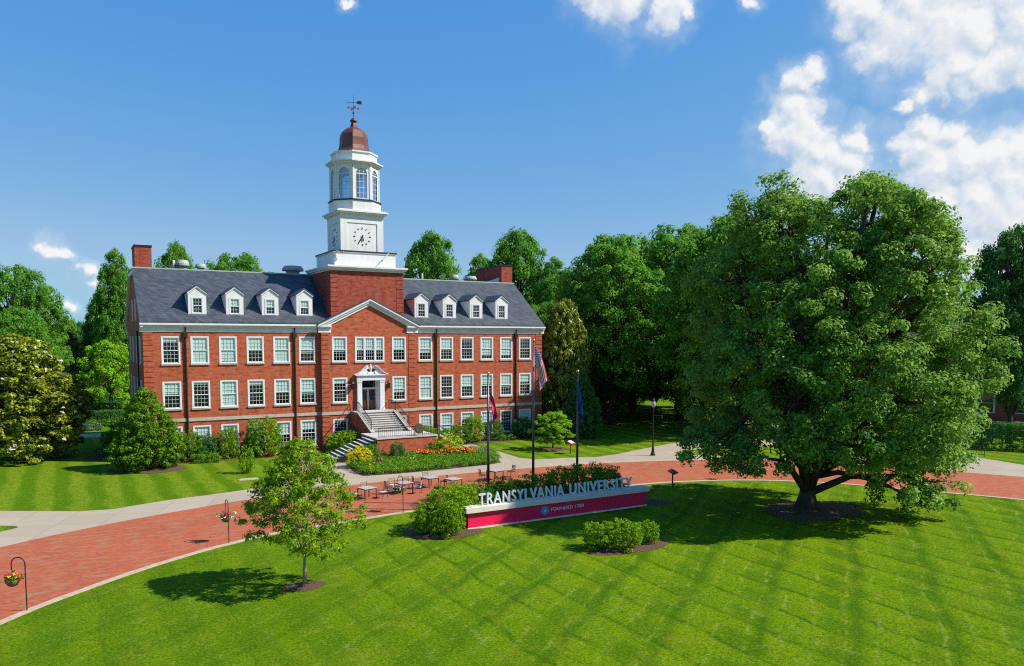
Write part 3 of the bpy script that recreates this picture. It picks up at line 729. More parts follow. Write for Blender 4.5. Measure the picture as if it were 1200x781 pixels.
for s in (-1, 1): gu = MB(); gu.box(s * (PAV + .36), -.39, 11.45, s * (HX + .26), -.301, 11.60); gu.build('gutter', 'white_paint', ROOF)
for s in (-1, 1):
    m = MB()
    for a, b in ((RP[0], RP[1]), (RP[2], RP[3])): m.prism([(a[0], a[1] - .17), (b[0], b[1] - .17), (b[0], b[1] - .48), (a[0], a[1] - .48)], 'x', s * (HX + .001), s * (HX + .20))
    m.prism([(6.4, 16.43), (12.5, 16.45), (12.5, 16.14), (6.4, 16.12)], 'x', s * (HX + .001), s * (HX + .20))
    m.build('rake_board', 'white_paint', HALL)
for x in (-16.12, -6.98, 6.98, 16.12):
    m = MB(); m.tube([(x, -.10, -.1), (x, -.10, 10.5)], .075, 8); m.box(x - .17, -.26, 10.45, x + .17, -.02, 10.86); m.tube([(x, -.14, 10.8), (x, -.2, 11.3)], .06, 6)
    for z in (1.5, 4.1, 6.9, 9.4): m.box(x - .11, -.17, z, x + .11, -.01, z + .06)
    m.build('downspout', 'gutter_dark', HALL)
m = MB(); m.tube([(-HX - .1, 4.9, 0), (-HX - .1, 4.9, 11)], .07, 8); m.build('downspout', 'gutter_dark', HALL)
# chimneys
def chimney(x0, x1, y0, y1, z0, z1):
    m = MB(); m.box(x0, y0, z0, x1, y1, z1); o = m.build('chimney', 'brick_tower', HALL)
    c = MB(); c.box(x0 - .06, y0 - .06, z1, x1 + .06, y1 + .06, z1 + .14); c.build('chimney_cap', 'gutter_dark', o)
    f = MB(); f.box(x0 - .05, y0 - .05, z0 + .15, x1 + .05, y0 + .3, z0 + .42); f.build('chimney_flashing', 'verdigris', o)
    return o
chimney(-19.33, -17.95, 6.35, 9.4, 16.1, 18.5); CH2 = chimney(17.95, 19.33, 6.35, 12.5, 16.1, 18.5)
m = MB(); m.prism([(6.9, 16.63), (12.5, 16.63), (12.5, 16.7), (6.9, 17.25)], 'x', 17.90, 17.94); m.build('parapet_flashing', 'white_paint', CH2)
# deck vents
def vent(x, y, r, h, pipe=False):
    m = MB()
    if pipe: m.lathe([(r, 16.6), (r, 16.6 + h), (r * .6, 16.6 + h + .03)], 10, x, y); m.build('roof_vent', 'white_paint', HALL)
    else: m.lathe([(r * .62, 16.6), (r * .62, 16.6 + h * .55), (r, 16.6 + h * .5), (r, 16.6 + h * .72), (r * .8, 16.6 + h), (.05, 16.6 + h * 1.08)], 18, x, y); m.build('roof_vent', 'grey_metal', HALL)
def xat(px, y):
    v = ray(px, 312); return float(CAM[0] + v[0] * (y - CAM[1]) / v[1])
for px, r, h, pp in ((203.5, .12, .95, 1), (213.5, .62, 1.0, 0), (235, .5, .75, 0), (298.5, .10, .85, 1), (343, 1.05, .95, 0), (494.7, .10, .8, 1), (532.5, .5, .8, 0), (551.5, .7, .75, 0)):
    vent(xat(px, 8.2), 8.2, r, h, pp)
# dormers
for x in (-15.0, -11.93, -8.9, -5.83, 5.73, 8.78, 11.8, 14.8):
    yf, z0, ze, za, hw = .65, 12.30, 14.22, 14.80, .73
    m = MB(); m.wall(yf, x - hw, x + hw, z0, ze, [(x - .46, x + .46, z0 + .14, z0 + 1.56)], depth=.22)
    m.poly([(x - hw, yf, ze), (x + hw, yf, ze), (x, yf, za - .02)])
    for s in (-1, 1): m.poly([(x + s * hw, yf, z0), (x + s * hw, 3.6, z0 + 2.0), (x + s * hw, 3.6, ze), (x + s * hw, yf, ze)])
    m.box(x - hw - .03, yf - .05, z0 - .02, x + hw + .03, yf - .001, z0 + .10)
    m.prism([(x - hw - .06, ze - .10), (x, za - .10), (x + hw + .06, ze - .10), (x + hw + .06, ze + .02), (x, za + .02), (x - hw - .06, ze + .02)], 'y', yf - .09, yf - .003)
    D = m.build('dormer', 'white_paint', HALL)
    r = MB(); r.prism([(x - hw - .14, ze - .03), (x, za + .03), (x + hw + .14, ze - .03), (x + hw + .14, ze + .05), (x, za + .11), (x - hw - .14, ze + .05)], 'y', yf - .12, 4.2); r.build('dormer_roof', 'slate', D)
    rr = MB(); rr.box(x - .6, yf + .35, z0, x + .6, yf + .4, ze - .1); rr.build('unlit_backing', 'unlit_dark', D)
    fr, pa, si, ww, hh, case, bl = WKIND['dormer']
    link('window', fr, D, (x, yf, z0 + .14)); link('pane', pa, D, (x, yf, z0 + .14))
    if round(x, 1) in (-11.9, -8.9, -5.8):
        b = MB(); b.box(x - .37, yf + .084, z0 + .14 + .70, x + .37, yf + .092, z0 + 1.46); b.build('blind', 'blind', D)

# clock tower
AX = 3.5
def sq(m, h, z0, z1, hy=None): m.box(-h, AX - h, z0, h, AX + h, z1)
m = MB(); m.box(-3.55, .0, 11.4, 3.55, 7.1, 16.62); SH = m.build('tower_shaft', 'brick_tower', HALL)
for sx in (-1, 1):
    z = 12.0; m = MB()
    while z < 16.4: m.box(sx * 2.85, -.03, z, sx * 3.58, .4, z + .37); z += .44
    m.build('quoin', 'brick_tower', SH)
m = MB(); sq(m, 3.62, 16.62, 16.75); sq(m, 3.80, 16.751, 16.92); sq(m, 3.92, 16.921, 17.08); m.build('tower_cornice', 'white_paint', HALL)
m = MB(); sq(m, 3.0, 17.08, 18.42); CB = m.build('tower_plinth', 'white_paint', HALL)
m = MB(); sq(m, 3.10, 18.42, 18.56); m.build('coping', 'gutter_dark', CB)
m = MB(); sq(m, 3.08, 18.36, 18.419); m.build('trim', 'white_paint', CB)
for a, b in (((2.3, .45, 18.5), (1.35, -.3, 17.7)), ((-2.9, .45, 18.45), (-2.3, .1, 18.3))):
    m = MB(); m.tube([a, b], .05, 6); m.ball(b, .10, 5); m.build('floodlight', 'grey_metal', CB)
h = 2.12
m = MB(); sq(m, h - .06, 18.42, 22.1); CS2 = m.build('clock_stage', 'white_paint', HALL)
m = MB()
for sx in (-1, 1):
    for sy in (-1, 1): m.box(sx * (h - .62), AX + sy * (h - .62), 18.56, sx * h, AX + sy * h, 21.75)
sq(m, h + .02, 21.75, 22.02); m.box(-h + .62, AX - h + .0, 21.3, h - .62, AX + h, 21.75)
for sx in (-1, 1): m.box(sx * (h - .0), AX - h + .62, 21.3, sx * (h - .1), AX + h - .62, 21.75)
m.build('pilaster', 'white_paint', CS2)
m = MB(); sq(m, 2.2, 22.02, 22.12); sq(m, 2.38, 22.121, 22.28); sq(m, 2.52, 22.281, 22.42); sq(m, 2.3, 22.421, 22.52); m.build('stage_cornice', 'white_paint', CS2)
def clock(loc, rz):
    # dial marks and hands, standing proud of the panel
    mk = MB(); zc = 0
    for k in range(12):
        a = math.pi / 6 * k; r = .80; c, s = math.cos(a), math.sin(a); L = .085 if k % 3 else .11; wd = .036
        P = lambda u, v: (s * u + c * v, -.03, c * u - s * v)
        q = [P(r - L, -wd), P(r - L, wd), P(r + L * .6, wd), P(r + L * .6, -wd)]
        mk.add([(x, y, z) for x, y, z in q] + [(x, y + .028, z) for x, y, z in q], [(0, 1, 2, 3), (4, 5, 6, 7), (0, 1, 5, 4), (1, 2, 6, 5), (2, 3, 7, 6), (3, 0, 4, 7)])
    for j, (ang, L, wd) in enumerate(((R_(210), .76, .034), (R_(170), .48, .05))):
        s, c = math.sin(ang), math.cos(ang); P = lambda u, v: (s * u + c * v, -.06 - j * .02, c * u - s * v)
        q = [P(-.16, -wd * .7), P(-.16, wd * .7), P(L * .8, wd * 1.4), P(L, 0), P(L * .8, -wd * 1.4)]
        n = 5; mk.add(q + [(x, y + .018, z) for x, y, z in q], [tuple(range(n)), tuple(range(2 * n - 1, n - 1, -1))] + [(i, (i + 1) % n, (i + 1) % n + n, i + n) for i in range(n)])
    o = mk.build('clock_dial', 'black_metal', CS2); o.location = loc; o.rotation_euler = (0, 0, rz)
clock((0.02, AX - h + .05, 20.05), 0); clock((-h + .05, AX, 20.05), -math.pi / 2)
OC = math.cos(math.pi / 8)
def octo(m, apo, z0, z1, apo2=None): m.lathe([(apo / OC, z0), ((apo2 or apo) / OC, z1)], 8, 0, AX, math.pi / 8)
m = MB(); octo(m, 2.30, 22.52, 23.42); LN = m.build('lantern', 'white_paint', HALL)
m = MB(); octo(m, 2.38, 23.42, 23.54); m.build('lantern_sill', 'gutter_dark', LN)
AP, side = 2.16, 2 * 2.16 * math.tan(math.pi / 8)
panel = MB(); hw, zb, zs, zt, rr = side / 2, 23.54, 25.95, 26.8, .54
panel.box(-hw + .02, 0, zb, -rr, .16, zs); panel.box(rr, 0, zb, hw - .02, .16, zs); panel.box(-rr, 0, zb, rr, .16, zb + .12)
n = 12; arc = [(rr * math.cos(math.pi * i / n), zs + rr * math.sin(math.pi * i / n)) for i in range(n + 1)]
for i in range(n):
    a, b = arc[i], arc[i + 1]
    xa, xb = (min(hw - .02, max(-hw + .02, a[0] * 1.6)), min(hw - .02, max(-hw + .02, b[0] * 1.6)))
    panel.prism([a, b, (xb, zt), (xa, zt)], 'y', 0, .16)
panel.box(rr, .002, zs, hw - .02, .158, zt); panel.box(-hw + .02, .002, zs, -rr, .158, zt)
panel.box(-rr, .03, zs - .04, rr, .12, zs + .04)
for x in (-.18, .18): panel.box(x - .012, .05, zb + .12, x + .012, .09, zs + .5)
for z in (24.15, 24.65, 25.2, 26.2): panel.box(-.5, .052, z - .012, .5, .088, z + .012)
for sx in (-1, 1): panel.box(sx * (hw - .13), -.06, zb, sx * (hw - .005), -.001, zt)
pm = mesh_of(panel, 'arched_window', 'white_paint')
gp = MB(); gp.poly([(-rr, .07, zb + .12), (rr, .07, zb + .12)] + [(x, .07, z) for x, z in arc]); gm = mesh_of(gp, 'pane', 'lantern_glass')
for k in range(8):
    a = math.pi / 4 * k; o = link('arched_window', pm, LN, (-AP * math.sin(-a), AX - AP * math.cos(a), 0), a)
    o.location = (AP * math.sin(a), AX - AP * math.cos(a), 0); o.rotation_euler = (0, 0, a)
    q = link('pane', gm, LN, o.location, a)
m = MB(); octo(m, 2.26, 26.80, 26.90); octo(m, 2.42, 26.901, 27.02); octo(m, 2.56, 27.021, 27.14); m.build('lantern_cornice', 'white_paint', LN)
m = MB(); octo(m, 2.02, 27.14, 27.95); octo(m, 2.12, 27.951, 28.08); m.build('lantern_attic', 'white_paint', LN)
m = MB(); m.lathe([(1.95, 28.08), (1.72, 28.20), (1.52, 28.48), (1.40, 28.85), (1.37, 29.25), (1.36, 29.6), (1.28, 29.95), (1.08, 30.28), (.78, 30.52), (.50, 30.64), (.36, 30.70), (.30, 30.95), (.22, 31.15), (.24, 31.2)], 8, 0, AX, math.pi / 8)
DM = m.build('dome', 'copper', HALL)
m = MB(); m.lathe([(.2, 31.18), (.34, 31.26), (.36, 31.34), (.24, 31.44), (.2, 31.52), (.1, 31.6), (.03, 31.66)], 16, 0, AX); m.build('finial', 'copper', DM, smooth=True)
WV = MB(); WV.tube([(0, AX, 31.6), (0, AX, 33.85)], [.045, .018], 6); WV.ball((0, AX, 32.1), .11, 5)
e1 = Vector((.868, -.497, 0)); e2 = Vector((.497, .868, 0)); c0 = Vector((0, AX, 0))
for e in (Vector((1, 0, 0)), Vector((0, 1, 0))):
    WV.tube([c0 + e * -.5 + Vector((0, 0, 32.55)), c0 + e * .5 + Vector((0, 0, 32.55))], .025, 5)
    for s in (-1, 1): p = c0 + e * .5 * s + Vector((0, 0, 32.55)); WV.box(p.x - .06, p.y - .06, p.z - .09, p.x + .06, p.y + .06, p.z + .09)
WV.tube([c0 + e1 * -.68 + Vector((0, 0, 33.05)), c0 + e1 * .5 + Vector((0, 0, 33.05))], .025, 5)
pts = [(.28, 0), (.38, .13), (.55, .17), (.85, .12), (.72, 0), (.88, -.13), (.55, -.16), (.38, -.12)]
for s in (0, 1): pass
q = [c0 + e1 * u + e2 * -.02 + Vector((0, 0, 33.05 + v)) for u, v in pts]; q2 = [p + e2 * .04 for p in q]; n = len(q)
WV.add(q + q2, [tuple(range(n)), tuple(range(2 * n - 1, n - 1, -1))] + [(i, (i + 1) % n, (i + 1) % n + n, i + n) for i in range(n)])
WV.lathe([(.01, 0), (.09, .001), (.001, .2)], 3, 0, 0) if False else None
WV.build('weathervane', 'copper', DM)

# entrance
EN = MB()
for s in (-1, 1):
    EN.box(s * .87, PY - .30, 3.5, s * 1.37, PY - .003, 3.72); EN.box(s * .90, PY - .26, 3.72, s * 1.34, PY - .003, 6.22); EN.box(s * .87, PY - .30, 6.22, s * 1.37, PY - .003, 6.40)
    EN.box(s * .872, PY - .002, 3.5, s * .80, PY + .85, 6.44)
EN.box(-1.40, PY - .33, 6.40, 1.40, PY - .003, 6.60); EN.box(-1.37, PY - .29, 6.601, 1.37, PY - .003, 6.86)
for k in range(17): EN.box(-1.33 + k * .163, PY - .34, 6.74, -1.33 + k * .163 + .085, PY - .291, 6.855)
EN.box(-1.55, PY - .45, 6.861, 1.55, PY - .003, 6.98); EN.box(-.87, PY - .001, 6.445, .87, PY + .85, 6.50)
EP = EN.build('door_surround', 'white_paint', HALL)
m = MB()
for s in (-1, 1):
    up = [(1.62, 6.99), (1.35, 7.06), (1.05, 7.24), (.78, 7.50), (.55, 7.70), (.36, 7.76), (.24, 7.66), (.24, 7.50), (.34, 7.44)]
    lo = [(.42, 7.50), (.46, 7.42), (.40, 7.30), (.30, 7.22), (.42, 6.99)]
    P = [(s * x, z) for x, z in up + lo]
    m.prism(P, 'y', PY - .34, PY - .004)
    band_ = [(1.64, 6.985), (1.36, 7.10), (1.06, 7.30), (.79, 7.57), (.56, 7.78), (.36, 7.84)]
    m.prism([(s * x, z) for x, z in band_] + [(s * x, z - .075) for x, z in band_[::-1]], 'y', PY - .50, PY - .34)
    m.lathe([(.001, 0), (.13, .002), (.13, .1), (.001, .102)], 12) if False else None
m.box(-.30, PY - .30, 6.981, .30, PY - .004, 7.2)
m.build('pediment', 'white_paint', EP)
m = MB(); m.lathe([(.12, 7.2), (.12, 7.28), (.06, 7.33), (.14, 7.45), (.17, 7.58), (.12, 7.68), (.05, 7.74), (.09, 7.82), (.02, 7.95)], 14, 0, PY - .2); m.build('urn', 'white_paint', EP, smooth=True)
dr = MB()
for s in (-1, 1): dr.box(s * .04, PY + .70, 3.56, s * .76, PY + .75, 5.52)
DR = dr.build('door', 'door_wood', HALL)
m = MB()
for s in (-1, 1): m.box(s * .17, PY + .694, 4.45, s * .62, PY + .699, 5.35)
m.build('pane', 'unlit_dark', DR)
m = MB(); m.box(-.04, PY + .66, 3.56, .04, PY + .74, 5.52); m.box(-.80, PY + .64, 5.52, .80, PY + .76, 5.66); m.box(-.80, PY + .66, 3.56, -.76, PY + .76, 6.44); m.box(.76, PY + .66, 3.56, .80, PY + .76, 6.44); m.box(-.76, PY + .66, 6.36, .76, PY + .76, 6.44); m.build('door_frame', 'white_paint', DR)
m = MB()
for s in (-1, 1): m.tube([(s * .09, PY + .67, 4.3), (s * .09, PY + .62, 4.35), (s * .09, PY + .62, 4.85), (s * .09, PY + .67, 4.9)], .022, 6)
m.build('handle', 'grey_metal', DR)
m = MB(); m.box(-.76, PY + .70, 5.661, .76, PY + .72, 6.359); m.build('transom', 'glass', DR)
for s in (-1, 1):
    m = MB(); x = s * 1.78; y = PY - .26; z = 5.95
    m.lathe([(.05, z - .36), (.12, z - .28), (.16, z + .16), (.22, z + .18), (.10, z + .36), (.03, z + .44)], 6, x, y); m.tube([(x, PY, z - .1), (x, PY - .14, z - .34), (x, y, z - .36)], .03, 6); m.box(x - .07, PY - .03, z - .35, x + .07, PY - .001, z + .05)
    m.build('wall_lantern', 'black_metal', HALL)

# ------------------------------------------------------------------ entrance stair and terrace
ST = thing('entrance_staircase', 'stone entrance stair with brick terrace, side flights and black railings', 'staircase', (0, -.4, 0))
B0 = (0, -.4, 0)
LZ, LY0, LY1, LX = 2.05, -5.75, -9.6, 2.7
fl_ = MB(); fl_.box(-1.9, PY - .01, -.2, 1.9, -2.2, 3.5)
N = 9
for i in range(N):
    z = 3.5 - (i + 1) * (3.5 - LZ) / (N + 0); y = -2.2 - i * (3.5) / N
    fl_.box(-1.62, y, -.2, 1.62, y - 3.5 / N, z - .045)
fl_.build('flight', 'stone_grey', ST, B0)
ft = MB()
for i in range(N):
    z = 3.5 - (i + 1) * (3.5 - LZ) / N; y = -2.2 - i * 3.5 / N
    if z > LZ + .05: ft.box(-1.61, y + (.0 if i == 0 else -.002), z - .0445, 1.61, y - 3.5 / N - .035, z)
ft.build('tread', 'tread_stone', ST, B0)
tr = MB(); brk = MB(); cp = MB()
for s in (-1, 1):
    poly = [(-2.2, -.2), (-5.9, -.2), (-5.9, LZ + .05), (-5.6, LZ + .12), (-2.2, 3.52)]
    brk.prism(poly, 'x', s * 1.63, s * 1.9)
    brk.box(s * 1.901, -2.2, -.2, s * 1.95, PY - .012, 3.3)
    cp.prism([(-2.2, 3.521), (-5.6, LZ + .121), (-5.95, LZ + .051), (-5.95, LZ + .15), (-5.6, LZ + .22), (-2.2, 3.62)], 'x', s * 1.60, s * 1.95)
cp.box(-1.97, PY - .015, 3.501, 1.97, -2.25, 3.56)
brk.box(-LX, LY0 - .0, -.2, LX, LY1, LZ - .10)
cp.box(-LX - .06, LY0 + .1, LZ - .10, LX + .06, LY1 - .07, LZ)
cp.build('coping', 'tread_stone', ST, B0)
# side flights
FN = 10
def fl_pt(i, back):                         # the side flights swing back towards the hall as they go down
    t = i / FN; A, B = ((2.66, -6.7), (6.0, -4.9)) if back else ((2.80, -9.55), (6.1, -7.5))
    return A[0] + (B[0] - A[0]) * t, A[1] + (B[1] - A[1]) * t
for s in (-1, 1):
    tb = MB(); tt = MB()
    for i in range(FN):
        z = LZ - (i + 1) * LZ / (FN + 1); q = [fl_pt(i - .02, 0), fl_pt(i + 1, 0), fl_pt(i + 1, 1), fl_pt(i - .02, 1)]
        tb.prism([(s * x, y) for x, y in q], 'z', -.2, z - .05)
        q = [fl_pt(i, 0), fl_pt(i + 1.10, 0), fl_pt(i + 1.10, 1), fl_pt(i, 1)]
        tt.prism([(s * x, y + (.03 if k > 1 else -.03)) for k, (x, y) in enumerate(q)], 'z', z - .0495, z)
    tb.build('riser', 'stone_shaded', ST, B0); tt.build('tread', 'tread_stone', ST, B0)  # risers take the darkened stone as painted shade
P0, P1 = np.array((2.83, -9.60)), np.array((6.2, -7.50)); dn = np.array((.53, -.85)) * .16
def slope_wall(mb, z0, z1, zb, off0, off1, ext=0.0):
    e = (P1 - P0) * ext; a, b, c, d = P0 + dn * off0, P1 + e + dn * off0, P1 + e + dn * off1, P0 + dn * off1
    mb.add([(*a, zb), (*b, zb), (*c, zb), (*d, zb), (*a, z0), (*b, z1), (*c, z1), (*d, z0)], [(0, 3, 2, 1), (4, 5, 6, 7), (0, 1, 5, 4), (1, 2, 6, 5), (2, 3, 7, 6), (3, 0, 4, 7)])
slope_wall(brk, LZ - .1, .18, -.2, .1, 1.0)
cs = MB(); e = (P1 - P0) * .06; a, b, c, d = P0, P1 + e, P1 + e + dn * 1.15, P0 + dn * 1.15
cs.add([(*a, LZ - .099), (*b, .181), (*c, .181), (*d, LZ - .099), (*a, LZ + .05), (*b, .34), (*c, .34), (*d, LZ + .05)], [(0, 3, 2, 1), (4, 5, 6, 7), (0, 1, 5, 4), (1, 2, 6, 5), (2, 3, 7, 6), (3, 0, 4, 7)])
cs.build('stringer_coping', 'tread_stone', ST, B0)
brk.build('terrace_wall', 'brick', ST, B0)
def railing(pts, hgt=.9, gap=.16, ext=0):
    m = MB(); P = [Vector(p) for p in pts]
    m.tube([p + Vector((0, 0, hgt)) for p in P], .032, 6); m.tube([p + Vector((0, 0, .12)) for p in P], .018, 5)
    for a, b in zip(P[:-1], P[1:]):
        L = (b - a).length; n = max(2, int(L / gap))
        for i in range(n + 1):
            q = a.lerp(b, i / n); r = .028 if i in (0, n) else .011; m.tube([q, q + Vector((0, 0, hgt))], r, 5)
    return m.build('railing', 'black_metal', ST, B0)
for s in (-1, 1):
    railing([(s * 1.78, -.5, 3.56), (s * 1.78, -2.25, 3.58), (s * 1.78, -5.6, LZ + .2)])
railing([(-2.5, -9.45, LZ), (2.5, -9.45, LZ)], .85, .17)
railing([(2.85, -9.45, LZ), (6.1, -7.45, .32)], .85, .3)
m = MB(); m.tube([(1.05, -9.62, LZ + .62), (1.05, -9.56, LZ + .62)], .44, 28); m.tube([(1.05, -9.64, LZ + .62), (1.05, -9.55, LZ + .62)], .34, 28)
for dx in (-.35, .35): m.tube([(1.05 + dx, -9.5, LZ), (1.05 + dx, -9.5, LZ + .5)], .03, 6)
m.build('medallion', 'bronze', ST, B0)
m = MB(); m.box(-1.955, -1.0, .1, -1.985, -2.0, 2.2); m.build('under_stair_doorway', 'unlit_dark', ST, B0)  # flat dark slab paints the shaded recess under the stair

# ------------------------------------------------------------------ text
def text_mesh(name, body, cap_h, width, extr, mt, space=1.0, bold=.0, parent=None, loc=(0, 0, 0), base=(0, 0, 0)):
    cu = bpy.data.curves.new(name, 'FONT'); cu.body = body; cu.size = 1; cu.extrude = extr; cu.offset = bold; cu.space_character = space
    cu.align_x = 'LEFT'
    o = bpy.data.objects.new(name, cu); COL.objects.link(o)
    bpy.context.view_layer.update()
    me = bpy.data.meshes.new_from_object(o.evaluated_get(bpy.context.evaluated_depsgraph_get()))
    bpy.data.objects.remove(o)
    co = np.empty(len(me.vertices) * 3); me.vertices.foreach_get('co', co); co = co.reshape(-1, 3)
    lo, hi = co.min(0), co.max(0)
    x = (co[:, 0] - lo[0]) / (hi[0] - lo[0]) * width; z = (co[:, 1] - lo[1]) / (hi[1] - lo[1]) * cap_h; y = -co[:, 2]
    me.vertices.foreach_set('co', np.stack([x, y, z], 1).reshape(-1)); me.materials.clear(); me.materials.append(MAT[mt]); me.update()
    return link(name, me, parent, tuple(loc[i] - base[i] for i in range(3)))

# ------------------------------------------------------------------ low sign wall
SB = (0, -33.3, 0)
SW = thing('sign_wall', 'low crimson sign wall with stone cap and tall metal lettering', 'sign', SB)
m = MB(); m.box(-6.20, -33.50, .09, 6.12, -33.06, .93); m.build('wall_panel', 'crimson', SW, SB)
m = MB(); m.box(-6.24, -33.55, -.1, 6.16, -33.0, .09); m.build('plinth', 'cap_stone', SW, SB)
m = MB(); m.box(-6.38, -33.68, .93, 6.30, -32.90, 1.20); CP = m.build('cap', 'cap_stone', SW, SB)
bpy.context.view_layer.update()
text_mesh('lettering', 'TRANSYLVANIA', .66, 5.62, .055, 'letter_metal', 1.14, .010, SW, (-5.42, -33.22, 1.20), SB)
text_mesh('lettering', 'UNIVERSITY', .66, 4.62, .055, 'letter_metal', 1.14, .010, SW, (.60, -33.22, 1.20), SB)
text_mesh('founding_text', 'FOUNDED 1780', .19, 2.28, .006, 'letter_white', 1.05, .008, SW, (-.87, -33.508, .45), SB)
m = MB(); m.tube([(-1.30, -33.525, .53), (-1.30, -33.50, .53)], .26, 28); SE = m.build('seal', 'seal_blue', SW, SB)
m = MB(); m.tube([(-1.30, -33.53, .50), (-1.30, -33.526, .50)], .07, 12); m.box(-1.32, -33.532, .55, -1.28, -33.526, .70); m.box(-1.40, -33.531, .42, -1.20, -33.527, .45); m.build('emblem', 'letter_metal', SE)
for q in SE.children: q.location = (SB[0], -SB[1], SB[2])

# ------------------------------------------------------------------ flagpoles and flags
def flagpole(x, y, h, label):
    t = thing('flagpole', label, 'flagpole', (x, y, 0), 0, 'flagpoles behind the sign wall')
    m = MB(); m.tube([(0, 0, 0), (0, 0, h * .5), (0, 0, h)], [.085, .075, .05], 10); m.lathe([(.16, 0), (.16, .06), (.10, .12)], 14); m.build('pole', 'pole_metal', t, smooth=True)
    m = MB(); m.ball((0, 0, h + .09), .10, 6); m.build('finial_ball', 'gold', t, smooth=True)
    m = MB(); m.tube([(.11, .02, 1.2), (.07, .02, h - .05)], .008, 4); m.box(.06, -.02, 1.1, .13, .04, 1.3); m.build('halyard', 'grey_metal', t)
    return t
flagpole(-3.1, -30, 8.2, 'shorter dark flagpole flying a crimson flag, left of the tall pole')
flagpole(0.05, -30, 10.15, 'tall dark flagpole flying the striped national flag')
flagpole(3.35, -30, 8.2, 'shorter dark flagpole flying a blue flag, right of the tall pole')
def flag(name, label, x, y, ztop, hoist, fly, drop, side, folds, mt, seed):
    NU, NV = 22, 14; rng = random.Random(seed); vs = []; uv = []
    d = Vector((math.cos(side), math.sin(side), 0)); nrm = Vector((-d.y, d.x, 0))
    for j in range(NV + 1):
        for i in range(NU + 1):
            u, v = i / NU, j / NV
            out = fly * drop * (u ** .85) * (1 - .75 * v * u ** .5); down = hoist * v * (1 - .45 * u) + fly * math.sqrt(1 - drop * drop) * (u ** 1.05)
            wv = math.sin(u * folds * 3.1 + v * 3.5 + seed) * .08 * min(1, u * 3) + math.sin(v * 7 + u * 2 + seed) * .06 * u
            p = Vector((x, y, ztop)) + d * (.09 + out + .05 * math.sin(v * 5 + u * 4) * u) + nrm * wv - Vector((0, 0, down))
            vs.append(p); uv.append((u, v))
    fs = [(j * (NU + 1) + i, j * (NU + 1) + i + 1, (j + 1) * (NU + 1) + i + 1, (j + 1) * (NU + 1) + i) for j in range(NV) for i in range(NU)]
    m = MB(); m.add(vs, fs); o = m.build(name, mt, smooth=True)
    l = o.data.uv_layers.new(name='UVMap'); l.data.foreach_set('uv', [c for f in fs for q in f for c in uv[q]])
    s = o.modifiers.new('thickness', 'SOLIDIFY'); s.thickness = .012
    return tag(o, label, 'flag')
flag('flag', 'limp striped national flag with starred blue canton on the tall pole', .05, -30, 10.0, 1.30, 2.35, .36, -.45, 2.2, 'flag_stripes', 1)
flag('flag', 'limp crimson flag hanging from the shorter left pole', -3.1, -30, 7.35, .75, 1.75, .30, -.5, 2.5, 'flag_crimson', 4)
flag('flag', 'limp royal blue flag hanging from the shorter right pole', 3.35, -30, 7.25, .95, 1.80, .17, -.5, 3.0, 'flag_blue', 8)

# ------------------------------------------------------------------ hanging baskets on crooks
def crook(x, y, ang, h, reach, label, blabel, petals, seed, bz=.95, size=.27):
    d = Vector((math.cos(ang), math.sin(ang), 0))
    t = thing('shepherd_crook', label, 'crook', (x, y, 0), 0, 'shepherd crooks along the brick drive')
    r = reach / 2; pts = [Vector((0, 0, -.1)), Vector((0, 0, h - r))]
    for k in range(1, 11): a = math.pi * k / 10; pts.append(d * (r - r * math.cos(a)) + Vector((0, 0, h - r + r * math.sin(a))))
    pts += [d * reach + Vector((0, 0, h - r - .22)), d * (reach - .05) + Vector((0, 0, h - r - .30)), d * (reach - .12) + Vector((0, 0, h - r - .26))]
    m = MB(); m.tube(pts, .022, 7); m.build('rod', 'gutter_dark', t)
    hook = Vector((x, y, 0)) + d * (reach - .02) + Vector((0, 0, h - r - .30))
    b = thing('flower_basket', blabel, 'hanging basket', (hook.x, hook.y, bz), 0, 'hanging flower baskets')
    m = MB(); m.lathe([(.06, 0), (size * .62, .05), (size * .9, .18), (size, .27), (size * .92, .28), (size * .8, .2)], 18); m.build('basket', 'terracotta', b, smooth=True)
    m = MB()
    for k in range(3): a = 2.1 * k + .4; m.tube([(size * .95 * math.cos(a), size * .95 * math.sin(a), .27), (0, 0, hook.z - bz)], .006, 4)
    m.build('chain', 'gutter_dark', b)
    rng = np.random.default_rng(seed); c = rng.normal(size=(40, 3)) * np.array([size * .55, size * .55, .05]) + np.array([0, 0, .33])
    link('foliage', leaf_mesh('foliage', c, np.full(40, .08), 8, .09, seed, 'leaf_hedge'), b)
    for j, pm_ in enumerate(petals):
        c = rng.normal(size=(22, 3)) * np.array([size * .5, size * .5, .05]) + np.array([0, 0, .39 + .02 * j]); 
        if pm_ == 'petal_white': c[:, 2] -= .12; c[:, :2] *= 1.5
        link('blossom', leaf_mesh('blossom', c, np.full(22, .05), 6, .075, seed + j + 5, pm_, aspect=.9), b)
camr = math.atan2(-.497, .868)
crook(-26.35, -36.40, camr + math.pi, 2.08, .52, 'black shepherd crook at the lower left corner of the brick drive', 'hanging basket of red and yellow flowers at the drive\'s lower left corner', ['petal_red', 'petal_yellow'], 1)
crook(-17.96, -30.05, camr + math.pi - .9, 2.2, .42, 'black shepherd crook on the kerb beside the young tree', 'hanging basket of red and white flowers beside the young tree', ['petal_red', 'petal_white', 'petal_pink'], 2, 1.02)
crook(-7.75, -27.98, camr + math.pi - .7, 2.2, .45, 'black shepherd crook on the kerb in front of the cafe tables', 'hanging basket of pink and white flowers in front of the cafe tables', ['petal_pink', 'petal_white'], 3, 1.12)
crook(17.8, -29.85, camr + math.pi, 2.2, .5, 'black shepherd crook on the kerb under the spreading tree', 'hanging basket of pink flowers under the spreading tree', ['petal_pink', 'petal_red'], 4, 1.1)

